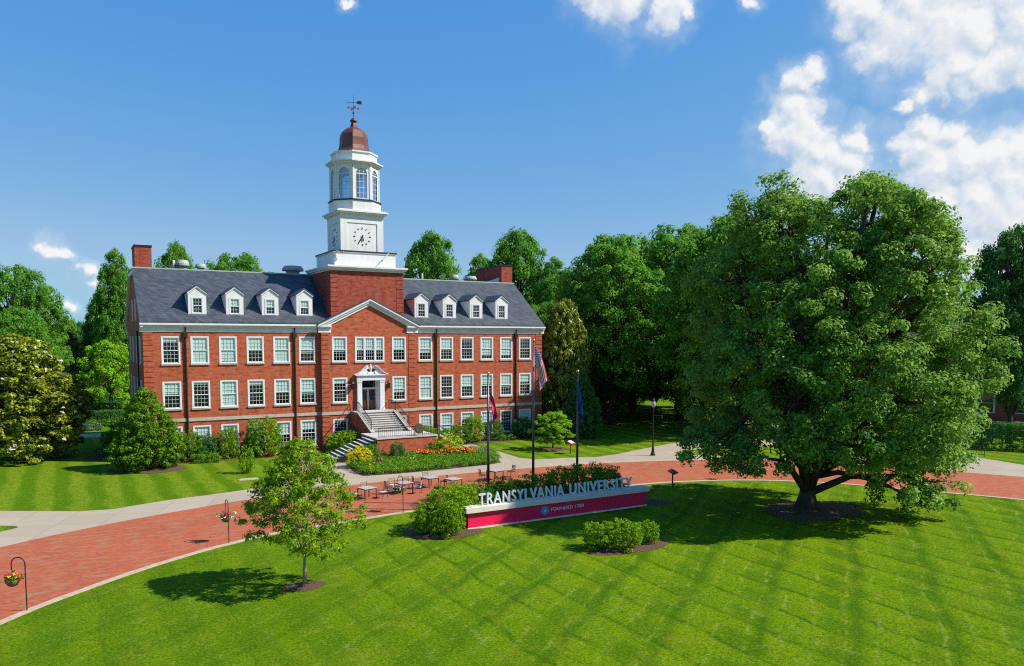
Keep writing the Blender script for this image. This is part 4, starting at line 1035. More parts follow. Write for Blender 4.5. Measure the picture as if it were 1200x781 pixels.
# ------------------------------------------------------------------ cafe tables and chairs
def table(x, y, rz, label):
    t = thing('cafe_table', label, 'table', (x, y, .011), rz, 'cafe tables on the brick drive')
    m = MB(); m.box(-.46, -.46, .70, .46, .46, .735); m.build('table_top', 'table_top', t)
    m = MB(); m.box(-.44, -.44, .64, .44, .44, .699); m.build('apron', 'table_frame', t)
    for sx in (-1, 1):
        for sy in (-1, 1): m = MB(); m.box(sx * .45, sy * .45, 0, sx * .40, sy * .40, .64); m.build('leg', 'table_frame', t)
    return t
def chair_make(x, y, rz, label, dark):
    t = thing('cafe_chair', label, 'chair', (x, y, .011), rz, 'cafe chairs at the tables')
    m = MB(); m.box(-.22, -.22, .42, .22, .22, .46); m.build('seat', 'chair_seat' if not dark else 'chair_dark', t)
    m = MB()
    for k in range(4): m.box(-.20, .215 + .012 * k, .54 + .09 * k, .20, .235 + .012 * k, .60 + .09 * k)
    m.build('backrest', 'chair_dark' if dark else 'chair_wood', t)
    m = MB()
    for sx in (-1, 1): m.tube([(sx * .21, .20, .44), (sx * .21, .255, .90)], .014, 5)
    m.build('back_frame', 'table_frame', t)
    for sx in (-1, 1):
        for sy in (-1, 1): m = MB(); m.tube([(sx * .20, sy * .20, .43), (sx * .22, sy * .22, 0)], .014, 5); m.build('leg', 'table_frame', t)
    return t
A = R_(30)
TB = [at(430, 571.5, .74), at(473, 565.5, .74), at(504, 559.3, .74), at(531, 561, .74), at(580, 551, .74)]
TL = ['white-topped cafe table at the left end of the row, behind the young tree', 'second cafe table from the young tree, behind the pink hanging basket', 'cafe table standing nearest the flower bed', 'cafe table half hidden by the big shrub', 'cafe table beyond the hedge below the crimson flag']
for (x, y), l in zip(TB, TL): table(x, y, .25, l)
def ch(i, dx, dy, rz, label, dark):
    x, y = TB[i]; chair_make(x + dx, y + dy, rz, label, dark)
ch(0, -.95, -.15, 1.4, 'wood-backed chair left of the white-topped table', False); ch(0, .95, -.35, -1.3, 'wood-backed chair right of the white-topped table', False); ch(0, .25, 1.0, .2, 'pale chair behind the white-topped table', False)
ch(1, -.95, .25, 1.5, 'dark chair left of the second table', True); ch(1, .75, -.60, -2.2, 'pale-seated chair in front of the second table', False); ch(1, .55, .95, -.2, 'wood-backed chair behind the second table, its right one', False); ch(1, -.35, .95, .2, 'wood-backed chair behind the second table, its left one', False)
ch(2, -1.0, .1, 1.45, 'dark chair left of the table nearest the flower bed', True); ch(2, .8, -.5, -1.9, 'dark chair right of the table nearest the flower bed', True); ch(2, .2, 1.0, .1, 'wood-backed chair behind the table nearest the flower bed', False)
ch(4, -1.0, .0, 1.5, 'dark chair left of the table beyond the hedge', True); ch(4, 1.6, .4, -1.5, 'dark chair right of the table beyond the hedge', True)

# ------------------------------------------------------------------ lamp, signs, cover
x, y = at(765, 534)
LP = thing('street_lamp', 'dark green lamp post with glass globe on the walk by the shady lawn', 'lamp post', (x, y, .0))
m = MB(); m.lathe([(.22, 0), (.22, .12), (.14, .3), (.10, .7), (.075, .8), (.06, 4.2), (.09, 4.25), (.05, 4.3)], 12); m.build('post', 'black_metal', LP, smooth=False)
m = MB(); m.lathe([(.08, 4.3), (.17, 4.4), (.19, 4.6), (.15, 4.82), (.06, 4.92)], 12); m.build('globe', 'lamp_glass', LP, smooth=True)
m = MB(); m.lathe([(.16, 4.83), (.12, 4.95), (.03, 5.12)], 12); m.tube([(.0, 0, 3.55), (.62, -.36, 3.6)], .02, 5); m.box(.58, -.34, 3.3, .70, -.42, 3.62); m.build('cap', 'black_metal', LP)
def lectern(px, py, hgt, mt, name, label, wd, post):
    x, y = at(px, py); t = thing(name, label, 'sign', (x, y, 0), .52)
    m = MB(); m.box(-post, -post, 0, post, post, hgt); m.build('post', mt, t)
    m = MB(); m.prism([(-.26, hgt - .06), (.24, hgt + .18), (.22, hgt + .23), (-.28, hgt - .01)], 'x', -wd, wd); p = m.build('board', mt, t)
    return t, p
t, p = lectern(669, 532, .95, 'sign_red', 'lectern_sign', 'bright red lectern sign standing on the lawn edge by the walk', .42, .05)
m = MB(); m.prism([(-.20, -.0), (.18, .182), (.176, .188), (-.204, .006)], 'x', -.3, .3); q = m.build('label_plate', 'letter_white', p); q.location = (0, -.01, .95 + .045)
lectern(788, 571, 1.0, 'black_metal', 'lectern_sign', 'black lectern sign on the lawn between sign wall and spreading tree', .46, .04)
x, y = at(291, 562); m = MB(); m.box(-.7, -.35, 0, .7, .35, .03); m.box(-.6, -.25, .0301, .6, .25, .05); tag(m.build('utility_cover', 'kerb', loc=(x, y, 0)), 'flat concrete utility cover in the lawn beside the walk', 'utility cover')

# ------------------------------------------------------------------ plants: prototypes
CR = -R_(29.775)                            # local x runs across the view
wood = [(0, .62), (.15, .95), (.35, 1.0), (.6, .86), (.8, .62), (1, .25)]
def prof(w, shape=wood): return [(t, w * k) for t, k in shape]
# the spreading tree
lb = envelope_lobes(18.9, 4.2, [(0, 6.0), (.12, 7.9), (.3, 8.3), (.5, 7.7), (.7, 6.7), (.85, 5.4), (1, 3.4)], 74, 1.85, 11, cx=1.25, sq=1.0)
lb = [l for k, l in enumerate(lb) if k % 9 != 4 and k % 13 != 6]
lb += [((5.0, -2.0, 3.7), (1.5, 1.4, 1.2)), ((6.7, -1.5, 2.0), (1.6, 1.5, 1.6)), ((4.4, -2.4, 1.6), (1.3, 1.2, 1.2)), ((7.6, -1.0, 3.9), (1.4, 1.4, 1.3)), ((5.6, -2.8, .9), (1.0, 1.0, .8)), ((-6.4, -.8, 3.6), (1.3, 1.3, 1.2)), ((-3.6, -3.6, 3.7), (1.5, 1.5, 1.1)), ((2.6, -2.8, 3.3), (1.5, 1.5, 1.3)), ((9.0, .2, 6.0), (1.7, 1.7, 1.6)), ((10.2, .4, 7.8), (1.3, 1.3, 1.2)), ((-5.4, -.6, 4.0), (1.6, 1.6, 1.3)), ((-4.6, 3, 4.6), (1.9, 1.9, 1.4)),
       ((2.6, 4, 4.8), (2.2, 2.2, 1.6)), ((-2.4, -4.4, 4.8), (1.8, 1.8, 1.3)), ((3.6, -4.6, 4.4), (1.9, 1.8, 1.4)), ((.6, -5.2, 5.0), (1.8, 1.7, 1.2)), ((-3.9, .5, 17.6), (1.1, 1.1, 1.3)), ((-2.6, -1, 18.4), (.9, .9, 1.1)), ((3.6, 0, 18.6), (1.3, 1.3, 1.2)), ((6.2, -.4, 16.6), (1.3, 1.3, 1.3)), ((-5.8, -.5, 13.6), (1.4, 1.4, 1.4))]
tree_proto('spreading', 18.9, 4.2, None, 0, 1.9, 11, 'leaf_big', 125, .205, .80, 'bark', .55, low=-.7, clump=.68, lobes=lb, trunk=[(0, 0, -.1), (.05, .05, 1.0), (.15, .1, 2.0), (.4, .2, 4.6), (.9, .1, 8.6), (1.5, 0, 13.0)], start=.22, shell=.25)
yl = envelope_lobes(6.15, 1.55, [(0, 1.7), (.12, 2.45), (.28, 2.35), (.5, 1.8), (.7, 1.2), (.85, .72), (1, .28)], 60, .50, 21, sq=.75)
tree_proto('young', 6.15, 1.5, None, 0, .50, 21, 'leaf_young', 46, .12, 5.0, 'bark_pale', .07, clump=.26, shell=.15, lobes=yl, trunk=[(0, 0, -.05), (.02, .02, 1.2), (-.02, 0, 2.4), (.03, 0, 3.8), (0, 0, 5.4)], start=.3, jitter=.9)
for k, (sd_, n, lr) in enumerate(((31, 40, 2.1), (41, 36, 2.4), (51, 50, 1.8))):
    tree_proto('wood' + 'abc'[k], 20, 4.0, prof(7.5), n, lr, sd_, 'leaf_wood', 70, .36, .50, 'bark', .38, clump=1.0, sq=.85, shell=.25)
tree_proto('woodd', 20, 2.0, prof(6.2, [(0, .8), (.15, 1.0), (.4, .92), (.65, .7), (.85, .42), (1, .12)]), 60, 1.6, 57, 'leaf_wood', 66, .31, .62, 'bark', .34, clump=.85, sq=1.1, shell=.25, low=-.8)
tree_proto('woode', 20, 3.0, prof(8.6, [(0, .7), (.2, .95), (.45, 1.0), (.7, .9), (.88, .62), (1, .3)]), 62, 1.75, 58, 'leaf_wood', 66, .33, .60, 'bark', .42, clump=.9, sq=.7, shell=.25, low=-.6)
tree_proto('spread_small', 10, 1.6, prof(5.0, [(0, .7), (.25, 1.0), (.5, .95), (.75, .75), (1, .35)]), 26, 1.35, 61, 'leaf_bright', 60, .26, 1.0, 'bark', .2, clump=.5, sq=.45, up=.9)
tree_proto('magnolia', 10, .6, prof(4.7, [(0, .85), (.2, 1.0), (.45, .92), (.7, .66), (.85, .42), (1, .15)]), 56, 1.2, 71, 'leaf_magnolia', 52, .25, 1.7, 'bark', .25, clump=.42, sq=.9, jitter=.9, low=-1.2, shell=.3)
def blob_lobes(w, d, h, n, r, seed):
    rng = random.Random(seed); out = [((0, 0, h * .5), (w * .40, d * .40, h * .46))]
    for i in range(n):
        a = i * 2.4 + rng.uniform(-.3, .3); t = (i + .5) / n; z = h * (.16 + .68 * t); k = math.sqrt(max(.05, 1 - ((z / h - .45) / .62) ** 2))
        out.append(((w * .5 * k * .72 * math.cos(a), d * .5 * k * .72 * math.sin(a), z), (r * rng.uniform(.8, 1.2),) * 2 + (r * rng.uniform(.8, 1.15),)))
    return out
def cone_lobes(w, h, n, r, seed):
    rng = random.Random(seed); out = [((0, 0, h * .36), (w * .36, w * .36, h * .36)), ((0, 0, h * .66), (w * .2, w * .2, h * .28))]
    for i in range(n):
        t = (i + .5) / n; z = h * (.06 + .86 * t); k = w * .5 * (1 - max(0, t - .18) ** 1.5 * 1.15) * (.82 if t < .12 else 1) - r * .7; a = i * 2.4 + rng.uniform(-.3, .3); q = r * rng.uniform(.75, 1.2)
        out.append(((max(.05, k) * math.cos(a), max(.05, k) * math.sin(a), z), (q, q, q * 1.25)))
    return out
shrub_proto('evergreen', cone_lobes(5.3, 6.0, 64, .66, 3), 'leaf_evergreen', 46, .16, 3.4, 81, clump=.30, jitter=.7, up=.3)
shrub_proto('round', blob_lobes(2.2, 2.2, 2.0, 22, .36, 5), 'leaf_shrub', 24, .10, 9, 83, clump=.17, shell=.2)
shrub_proto('rose', blob_lobes(2.4, 2.2, 2.3, 26, .36, 7), 'leaf_hedge', 22, .105, 9, 85, clump=.20, jitter=1.0, shell=.2)
shrub_proto('loose', blob_lobes(1.6, 1.6, 1.5, 12, .30, 9), 'leaf_lime', 16, .10, 11, 87, clump=.15, jitter=1.0, shell=.2)
shrub_proto('lowmat', blob_lobes(2.4, 2.0, .7, 14, .36, 11), 'leaf_bluish', 20, .11, 8, 89, clump=.16, jitter=1.0)
def hedge(name, label, p0, p1, wd, h, leaf, seed, size=.11, lowz=0.0):
    a = np.array(p0); b = np.array(p1); L = np.linalg.norm(b - a); ang = math.atan2(b[1] - a[1], b[0] - a[0]); rng = np.random.default_rng(seed)
    t = thing(name, label, 'hedge', (*((a + b) / 2), 0), ang)
    n = int(min(1500, (L * h * 2 + L * wd + 2 * wd * h) * 26)); pick = rng.random(n); A1, A2 = L * h, L * wd
    p = np.empty((n, 3)); p[:, 0] = (rng.random(n) - .5) * L; p[:, 1] = (rng.random(n) - .5) * wd; p[:, 2] = rng.random(n) * h
    s1 = pick < A1 / (2 * A1 + A2); s2 = pick > 1 - A1 / (2 * A1 + A2); p[s1, 1] = -wd / 2; p[s2, 1] = wd / 2; p[~(s1 | s2), 2] = h
    p += rng.normal(size=(n, 3)) * .05
    link('foliage', leaf_mesh('foliage', p, np.full(n, .17), 16, size, seed, leaf, jitter=1.0, shell=.2), t)
    m = MB(); 
    for k in range(max(3, int(L / .8))): x = (k + .5) / max(3, int(L / .8)) * L - L / 2; m.tube([(x, 0, -.05), (x + .05, .03, h * .8)], .03, 5)
    m.build('stem', 'bark', t)
    return t
def mpp(px, py): x, y = at(px, py); v = (np.array([x, y, 0]) - CAM) @ MC; return v[1] / FOC
def wall_shrub(kind, px, top, wpx, Y, label, leaf=None, cat='shrub', name='garden_shrub', dims=(2.2, 2.0), z0=0.0):
    v = ray(px, top); t = (Y - CAM[1]) / v[1]; p = CAM + v * t; k = t / FOC; s = wpx * k / dims[0]
    return plant_shrub(kind, name, label, cat, (float(p[0]), Y, z0), (s, s * .8, (p[2] - z0) / (dims[1] * 1.04)), random.uniform(-.4, .4), None, leaf)
def px_shrub(kind, px, py, wpx, hpx, label, leaf=None, cat='shrub', name='garden_shrub', dims=(2.2, 2.0), rot=None, dz=0.0, group=None):
    x, y = at(px, py); k = mpp(px, py); s = wpx * k / dims[0]; h = hpx * k / dims[1]
    y += .35 * wpx * k * .5
    return plant_shrub(kind, name, label, cat, (x, y, dz), (s, s, h), random.uniform(0, 6) if rot is None else rot, group, leaf)

# ------------------------------------------------------------------ trees on the front lawn
x, y = at(945, 598)
plant_tree('spreading', 'spreading_tree', 'huge spreading shade tree with low branches on the front lawn', 'tree', (x, y, 0), rotz=CR)
mulch_ring(x + .1, y - .3, 2.9, 2.7, 3)
x, y = at(357, 687)
plant_tree('young', 'young_tree', 'young yellow-green tree with thin pale trunk in a small mulch ring', 'tree', (x, y, 0), rotz=CR)
mulch_ring(x, y - .05, .80, .72, 4)
x, y = at(175, 553)
plant_shrub('evergreen', 'evergreen_bush', 'big dense dark green cone shaped bush at the left corner of the brick hall', 'bush', (x, y + 1.5, 0), (1, 1, 1), 1.0)
mulch_ring(x, y + 1.4, 3.0, 2.2, 5)
x, y = at(32, 545)
MG = plant_tree('magnolia', 'magnolia_tree', 'broad magnolia with glossy yellowish leaves and white blossoms at the left edge', 'tree', (x - .6, y + 3.0, 0), (1.15, 1.15, 1.03), .4)
def blossoms(root, w, h, n, seed, size=.22):
    rng = np.random.default_rng(seed); a = rng.random(n) * 6.28; t = rng.random(n) * .8 + .1; r = np.interp(t, [0, .2, .45, .7, .85, 1], [.85, 1, .92, .66, .42, .15]) * w / 2 * 1.0
    c = np.stack([r * np.cos(a), r * np.sin(a), .6 + t * (h - .6)], 1)
    link('blossom', leaf_mesh('blossom', c, np.full(n, .06), 7, size, seed, 'petal_white', aspect=.8), root)
blossoms(MG, 9.2, 10, 70, 5)
x, y = at(289, 555)
plant_shrub('loose', 'young_sapling', 'thin little sapling on the lawn in front of the left wing', 'sapling', (x, y, 0), (.75, .75, 1.4), .3, leaf='leaf_shrub')
# ------------------------------------------------------------------ trees around and behind the hall
def dtree(kind, px, depth, h, w, label, name='shade_tree', leaf=None, rot=None, base=20.0, bw=15.0, xy=None, group=None, kx=1.0):
    if xy is None: p = CAM + ray(px, 397) * depth; xy = (float(p[0]), float(p[1]))
    return plant_tree(kind, name, label, 'tree', (*xy, 0), (w / bw * kx, w / bw, h / base), random.uniform(0, 6.28) if rot is None else rot, group, leaf)
dtree('wooda', 0, 0, 22.0, 14.5, 'tall shade tree behind the blue flag, its trunk bare above the shaded lawn', xy=(31.8, 3.9))
dtree('woodc', 0, 0, 22.5, 15.0, 'tall shade tree just left of the huge spreading tree', xy=(35.5, -11.0), rot=2.0)
dtree('woodb', 0, 0, 19.5, 13.0, 'shade tree with slender trunk deep in the shaded lawn', xy=(42.0, 12.6))
dtree('woodd', 705, 101, 12.5, 10.5, 'low dense tree behind the dark evergreen bush', rot=.7)
dtree('woode', 768, 104, 13.0, 12, 'low dense tree behind the street lamp', rot=2.9)
dtree('woodd', 838, 84, 13.0, 10.5, 'low leafy tree under the left side of the spreading tree', rot=4.4)
dtree('woode', 640, 104, 15.0, 10, 'mid green tree just right of the brick hall behind the magnolia', rot=3.7)
dtree('woodd', 745, 118, 11.0, 11, 'low bushy tree in the woods beyond the shaded lawn, left of the lamp', rot=1.0)
dtree('woode', 795, 112, 12.0, 13, 'low bushy tree in the woods right of the street lamp', rot=2.2)
dtree('woode', 798, 97, 24.0, 14.5, 'broad tall tree in the gap between the lamp and the spreading tree', rot=5.0)
dtree('woodb', 735, 135, 15, 15, 'dense tree deep in the woods beyond the shaded lawn', rot=1.9, leaf='leaf_dark')
dtree('woode', 672, 114, 20.5, 12.0, 'mid green tree behind the right end of the brick hall')
dtree('woode', 742, 106, 22.5, 14, 'shade tree rising between the blue flag tree and the spreading tree', rot=1)
dtree('woodb', 880, 100, 21, 15, 'broad tree hidden behind the spreading tree', rot=.5)
dtree('wooda', 1000, 105, 17, 13, 'tree behind the right half of the spreading tree', rot=3.5)
dtree('wooda', 930, 86, 19.0, 15, 'added tree out of sight behind the spreading tree, shading the lawn', rot=2.6)  # unseen extra tree, added to throw shade across the lawn
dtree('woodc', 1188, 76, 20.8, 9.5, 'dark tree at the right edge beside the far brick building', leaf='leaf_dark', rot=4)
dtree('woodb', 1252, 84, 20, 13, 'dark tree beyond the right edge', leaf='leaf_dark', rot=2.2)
dtree('woodb', 507, 128, 27.0, 11.0, 'rounded tree top behind the roof just right of the clock tower', rot=1.2)
dtree('woodd', 563, 136, 24.5, 12.0, 'lower tree top behind the roof vents of the right wing', rot=4.2)
dtree('woodc', 607, 126, 27.2, 12.5, 'tall leafy tree top behind the right chimney', rot=.2)
dtree('woodd', 650, 122, 22.5, 10.5, 'tree top right of the right chimney', rot=3)
dtree('woodc', 209, 122, 24.6, 8.0, 'tree top behind the left roof beside the left chimney', rot=2.4)
dtree('woode', 283, 126, 23.6, 12.5, 'wide tree top behind the middle of the left roof', rot=5.2)
dtree('woodd', 138, 112, 22.6, 8.8, 'tall tree behind the left end wall of the brick hall', rot=.8)
dtree('wooda', 118, 116, 16.5, 5.5, 'dark tree beside the tall tree left of the hall', leaf='leaf_dark', rot=3.1)
dtree('spread_small', 127, 100, 9.8, 8.0, 'bright green layered tree left of the hall', base=10, bw=10)
dtree('woode', 22, 104, 19.6, 11.0, 'tall leafy tree at the left edge behind the magnolia', rot=5.9)
dtree('woodc', 22, 92, 13.6, 8.5, 'lower deep green tree behind the magnolia', rot=1.5)
dtree('wooda', 70, 112, 12.0, 6.4, 'small olive green tree right of the magnolia', leaf='leaf_olive', rot=2.2)
dtree('woodc', 97, 150, 13.2, 6.5, 'small dark tree far off in the gap left of the hall', leaf='leaf_dark', rot=.3)
for i, (px, dp, h, w) in enumerate(((20, 230, 15, 18), (75, 250, 13, 16), (110, 240, 15, 16), (660, 190, 20, 20), (720, 170, 18, 20), (790, 160, 18, 18), (850, 150, 18, 18), (930, 170, 18, 22), (1030, 160, 17, 20), (1110, 150, 17, 18), (-40, 200, 16, 18))):
    dtree('wood' + 'abc'[i % 3], px, dp, h, w, 'distant tree in the wooded background', rot=i * 1.1, group='distant trees in the wooded background', leaf='leaf_dark' if i % 2 else None)
MR = dtree('magnolia', 0, 0, 14.2, 6.4, 'tall narrow magnolia at the right end of the brick hall', 'magnolia_tree', xy=(22.8, .8), base=10, bw=9.4)
blossoms(MR, 9.2, 10, 40, 9, .24)
plant_shrub('evergreen', 'evergreen_bush', 'dark upright evergreen bush behind the blue flag', 'bush', (21.6, -4.2, 0), (.80, .80, 1.08), 2.0, leaf='leaf_dark')
dtree('spread_small', 0, 0, 3.5, 4.3, 'small bright lime green tree behind the tall flagpole', 'ornamental_tree', xy=at(648, 527), base=10, bw=10)
x, y = at(648, 527); mulch_ring(x, y, 1.6, 1.2, 8)
# ------------------------------------------------------------------ foundation planting
def soil(name, pts): return sheet(name, pts, .013, 'mulch')
soil('mulch_bed', [(-18.6, .05), (-18.4, -1.6), (-15, -2.3), (-11, -2.0), (-8, -2.4), (-5.6, -2.2), (-4.7, -.2), (-4.7, .05)])
soil('mulch_bed', [(2.2, -.3), (2.4, -4.8), (5.6, -5.2), (8.0, -3.4), (12, -3.1), (16, -3.0), (19.5, -2.2), (19.6, .05), (4.7, .05)])
RD = (2.4, 2.3); LD = (2.4, .97)
wall_shrub('rose', 220, 503, 30, -1.2, 'loose green shrub right of the big evergreen bush', 'leaf_hedge', dims=RD)
wall_shrub('rose', 243, 507, 28, -1.0, 'middle shrub of the three below the left wing windows', 'leaf_dark', dims=RD)
wall_shrub('round', 267, 499, 23, -1.1, 'upright holly-like shrub left of the tall ground floor window', 'leaf_shrub')
wall_shrub('lowmat', 242, 529, 34, -2.2, 'low spreading green shrub at the lawn edge below the left wing', 'leaf_hedge', dims=LD)
wall_shrub('round', 297, 511, 22, -.9, 'low clipped dark shrub beside the small wall tree', 'leaf_dark')
wall_shrub('rose', 309, 487, 40, -1.4, 'small rounded tree covering a ground floor window of the left wing', 'leaf_shrub', 'tree', 'wall_tree', dims=RD)
wall_shrub('round', 338, 517, 26, -1.2, 'low green shrub right of the small wall tree', 'leaf_shrub')
wall_shrub('round', 405, 504, 48, -3.4, 'wide bright green shrub beside the left stair flight', 'leaf_shrub')
wall_shrub('round', 497, 499, 34, -3.6, 'clipped green shrub just right of the terrace', 'leaf_shrub')
wall_shrub('round', 521, 502, 30, -3.2, 'second clipped green shrub right of the terrace', 'leaf_hedge')
wall_shrub('rose', 541, 495, 28, -2.4, 'leafy shrub left of the tall shrub below the right wing', 'leaf_hedge', dims=RD)
wall_shrub('rose', 556, 485, 28, -2.2, 'tallest shrub below the right wing, left of the crimson flag pole', 'leaf_shrub', dims=RD)
wall_shrub('round', 578, 491, 24, -1.6, 'dark shrub below the right wing, right of the crimson flag pole', 'leaf_dark')
wall_shrub('lowmat', 592, 508, 26, -2.0, 'low mat of ground cover below the right wing', 'leaf_hedge', dims=LD)
wall_shrub('round', 612, 488, 30, -1.5, 'dark rounded shrub below the last windows of the right wing', 'leaf_dark')
wall_shrub('round', 630, 493, 20, -1.2, 'dark shrub at the right corner of the brick hall', 'leaf_dark')
# ------------------------------------------------------------------ planting round the sign wall
mulch_ring(-7.6, -33.2, 2.0, 1.7, 9, rise=.06); mulch_ring(0, -31.0, 7.2, 1.9, 10, rise=.06); mulch_ring(7.2, -33.0, 1.3, .9, 12, rise=.05)
plant_shrub('rose', 'garden_shrub', 'tall bright green shrub at the left end of the sign wall', 'shrub', (-7.0, -32.7, 0), (1.12, 1.05, 1.05), .5, leaf='leaf_shrub')
plant_shrub('round', 'garden_shrub', 'low yellowish shrub at the foot of the sign wall\'s left end', 'shrub', (-7.7, -34.0, 0), (.95, .8, .95), 1.5, leaf='leaf_shrub')
plant_shrub('round', 'garden_shrub', 'small yellowish shrub left of the tall shrub by the sign wall', 'shrub', (-8.5, -33.2, 0), (.7, .7, .85), 2.5, leaf='leaf_shrub')
plant_shrub('rose', 'garden_shrub', 'loose green shrub leaning over the first letters of the sign', 'shrub', (-5.9, -32.1, 0), (.95, .85, 1.02), .9, leaf='leaf_young')
for i, (x, h, l) in enumerate(((-4.2, .93, 'rose bush behind the sign wall below the crimson flag'), (-2.3, .96, 'rose bush behind the sign wall between the first two flagpoles'), (-.5, 1.02, 'rose bush behind the sign wall at the tall flagpole'),
                            (1.4, 1.08, 'rose bush behind the sign wall right of the tall flagpole'), (3.2, 1.14, 'rose bush behind the sign wall at the blue flag pole'), (4.9, 1.02, 'last rose bush behind the right end of the sign wall'))):
    plant_shrub('rose', 'rose_bush', l, 'shrub', (x, -31.3 + .25 * (i % 2), 0), (1.0, .9, h), i * 1.3, 'rose bushes behind the sign wall')
x, y = at(737, 642); mulch_ring(x + .2, y + .1, 2.3, 1.15, 14, rise=.05)
for px, py, wp, hp, l in ((708, 645, 46, 33, 'left shrub of the yellow-green trio in front of the sign wall'), (735, 646, 48, 36, 'middle shrub of the yellow-green trio in front of the sign wall'), (762, 638, 30, 27, 'smallest right shrub of the yellow-green trio before the sign wall')):
    px_shrub('round', px, py, wp * .90, hp * .98, l, 'leaf_shrub', dims=(2.2, 2.0))
# ------------------------------------------------------------------ flower bed before the terrace
BED = [(-5.3, -9.9), (-5.75, -12.5), (-5.83, -14.9), (-2.92, -15.25), (.72, -15.25), (5.07, -14.85), (6.41, -14.4), (7.5, -11.3), (7.3, -9.95)]
soil('flower_bed_soil', BED)
rng = np.random.default_rng(77); c = []
BX = np.array(BED)
def inside(x, y):
    k = False; j = len(BED) - 1
    for i in range(len(BED)):
        if (BED[i][1] > y) != (BED[j][1] > y) and x < (BED[j][0] - BED[i][0]) * (y - BED[i][1]) / (BED[j][1] - BED[i][1]) + BED[i][0]: k = not k
        j = i
    return k
while len(c) < 1500:
    x, y = rng.uniform(-5.7, 7.4), rng.uniform(-15.1, -10.1)
    if inside(x, y): c.append((x, y, .16 + .48 * (y + 15.2) / 5 + rng.uniform(0, .12)))
gc = link('ground_cover', leaf_mesh('ground_cover', np.array(c), np.full(len(c), .24), 20, .16, 5, 'leaf_bed', flat=.9, up=.3, jitter=1.1, shell=.2, aspect=.32)); tag(gc, 'dense green ground cover filling the flower bed before the terrace', 'ground cover', kind='stuff')
def flower_clump(name, px, py, r, h, petal, label, seed, leaf='leaf_bed', n=26, psz=.12, group=None):
    x, y = at(px, py, .3)
    if y > -10.5: v = ray(px, py); y = -10.5; x = float(CAM[0] + v[0] * (y - CAM[1]) / v[1])
    t = thing(name, label, 'flowers', (x, y, 0), 0, group); q = np.random.default_rng(seed)
    c = q.normal(size=(30, 3)) * np.array([r * .45, r * .45, h * .16]) + np.array([0, 0, h * .5]); link('foliage', leaf_mesh('foliage', c, np.full(30, .16), 12, .2, seed, leaf, aspect=.25, jitter=1.1, shell=.2), t)
    c = q.normal(size=(n, 3)) * np.array([r * .5, r * .5, .07]) + np.array([0, 0, h]); link('blossom', leaf_mesh('blossom', c, np.full(n, .05), 5, psz, seed + 1, petal, aspect=.7), t)
for i, px in enumerate((494, 503, 512, 521, 530, 538, 546)):
    flower_clump('daylily_clump', px, 537 - .4 * i, .75, .85, 'petal_orange', 'clump of orange daylilies in the flower bed before the terrace', 100 + i, n=60, psz=.14, group='orange daylilies in the flower bed')
flower_clump('sedum_clump', 557, 531, .5, .72, 'petal_mauve', 'mauve flower clump right of the orange daylilies, the nearer to them', 120); flower_clump('sedum_clump', 566, 533, .5, .7, 'petal_mauve', 'mauve flower clump at the right end of the flower bed', 121)
flower_clump('sedum_clump', 431, 540, .4, .75, 'petal_mauve', 'mauve flower clump below the yellow shrub in the bed', 122, 'leaf_bluish'); flower_clump('sedum_clump', 444, 545, .35, .7, 'petal_pink', 'dusty pink flower clump at the left front of the bed', 123, 'leaf_bluish')
flower_clump('flower_clump', 449, 533, .2, 1.2, 'petal_pink', 'single tall pink flower against the terrace wall', 124, n=6); flower_clump('flower_clump', 451, 538, .3, .9, 'petal_yellow', 'small yellow flower clump left of the dark upright shrub', 125, n=12)
flower_clump('flower_clump', 480, 541, .4, .6, 'petal_yellow', 'pale yellow flower clump right of the dark upright shrub', 126, n=8); flower_clump('flower_clump', 436, 550, .5, .6, 'petal_yellow', 'yellow-green tuft at the left front edge of the flower bed', 127, 'leaf_lime', n=4)
wall_shrub('loose', 420, 522, 30, -11.2, 'bright yellow shrub at the left end of the flower bed', 'leaf_yellow', dims=(1.6, 1.5)); wall_shrub('round', 433, 520, 26, -10.5, 'dark green shrub right of the yellow shrub in the bed', 'leaf_hedge')
wall_shrub('rose', 466, 517, 20, -11.0, 'dark upright shrub in the middle of the flower bed', 'leaf_dark', dims=RD); wall_shrub('loose', 525, 507, 34, -10.6, 'tall yellow-green shrub at the right end of the terrace wall', 'leaf_lime', dims=(1.6, 1.5)); wall_shrub('round', 511, 519, 26, -10.4, 'dark green shrub below the right end of the terrace wall', 'leaf_hedge')
# ------------------------------------------------------------------ left garden
sheet('path', [(-60, 20.5), (-21.5, 20.8), (-21.5, 24.2), (-60, 23.6)], .008, 'concrete'); sheet('path', [(-70, 69.5), (-12, 69.0), (-12, 75), (-70, 77)], .008, 'concrete')
hedge('clipped_hedge', 'long clipped green hedge beyond the pale path left of the hall', (-25, 79), (-14, 78), 1.2, 1.1, 'leaf_hedge', 201)
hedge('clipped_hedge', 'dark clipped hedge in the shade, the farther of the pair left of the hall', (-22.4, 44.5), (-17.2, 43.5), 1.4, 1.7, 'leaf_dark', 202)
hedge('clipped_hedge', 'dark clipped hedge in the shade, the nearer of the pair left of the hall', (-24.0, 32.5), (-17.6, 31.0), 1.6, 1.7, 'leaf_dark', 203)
plant_shrub('lowmat', 'garden_shrub', 'bluish ground cover plant before the nearer dark hedge', 'shrub', (-22.8, 27.6, 0), (1.0, .7, 1.0), 0)
plant_shrub('round', 'garden_shrub', 'small round light green shrub left of the big evergreen bush', 'shrub', (-21.7, 11.3, 0), (.75, .75, .8), 1, leaf='leaf_shrub')
plant_shrub('round', 'garden_shrub', 'dark shrub between the round shrub and the hall\'s end wall', 'shrub', (-20.6, 14.5, 0), (.9, .9, 1.0), 2, leaf='leaf_dark')
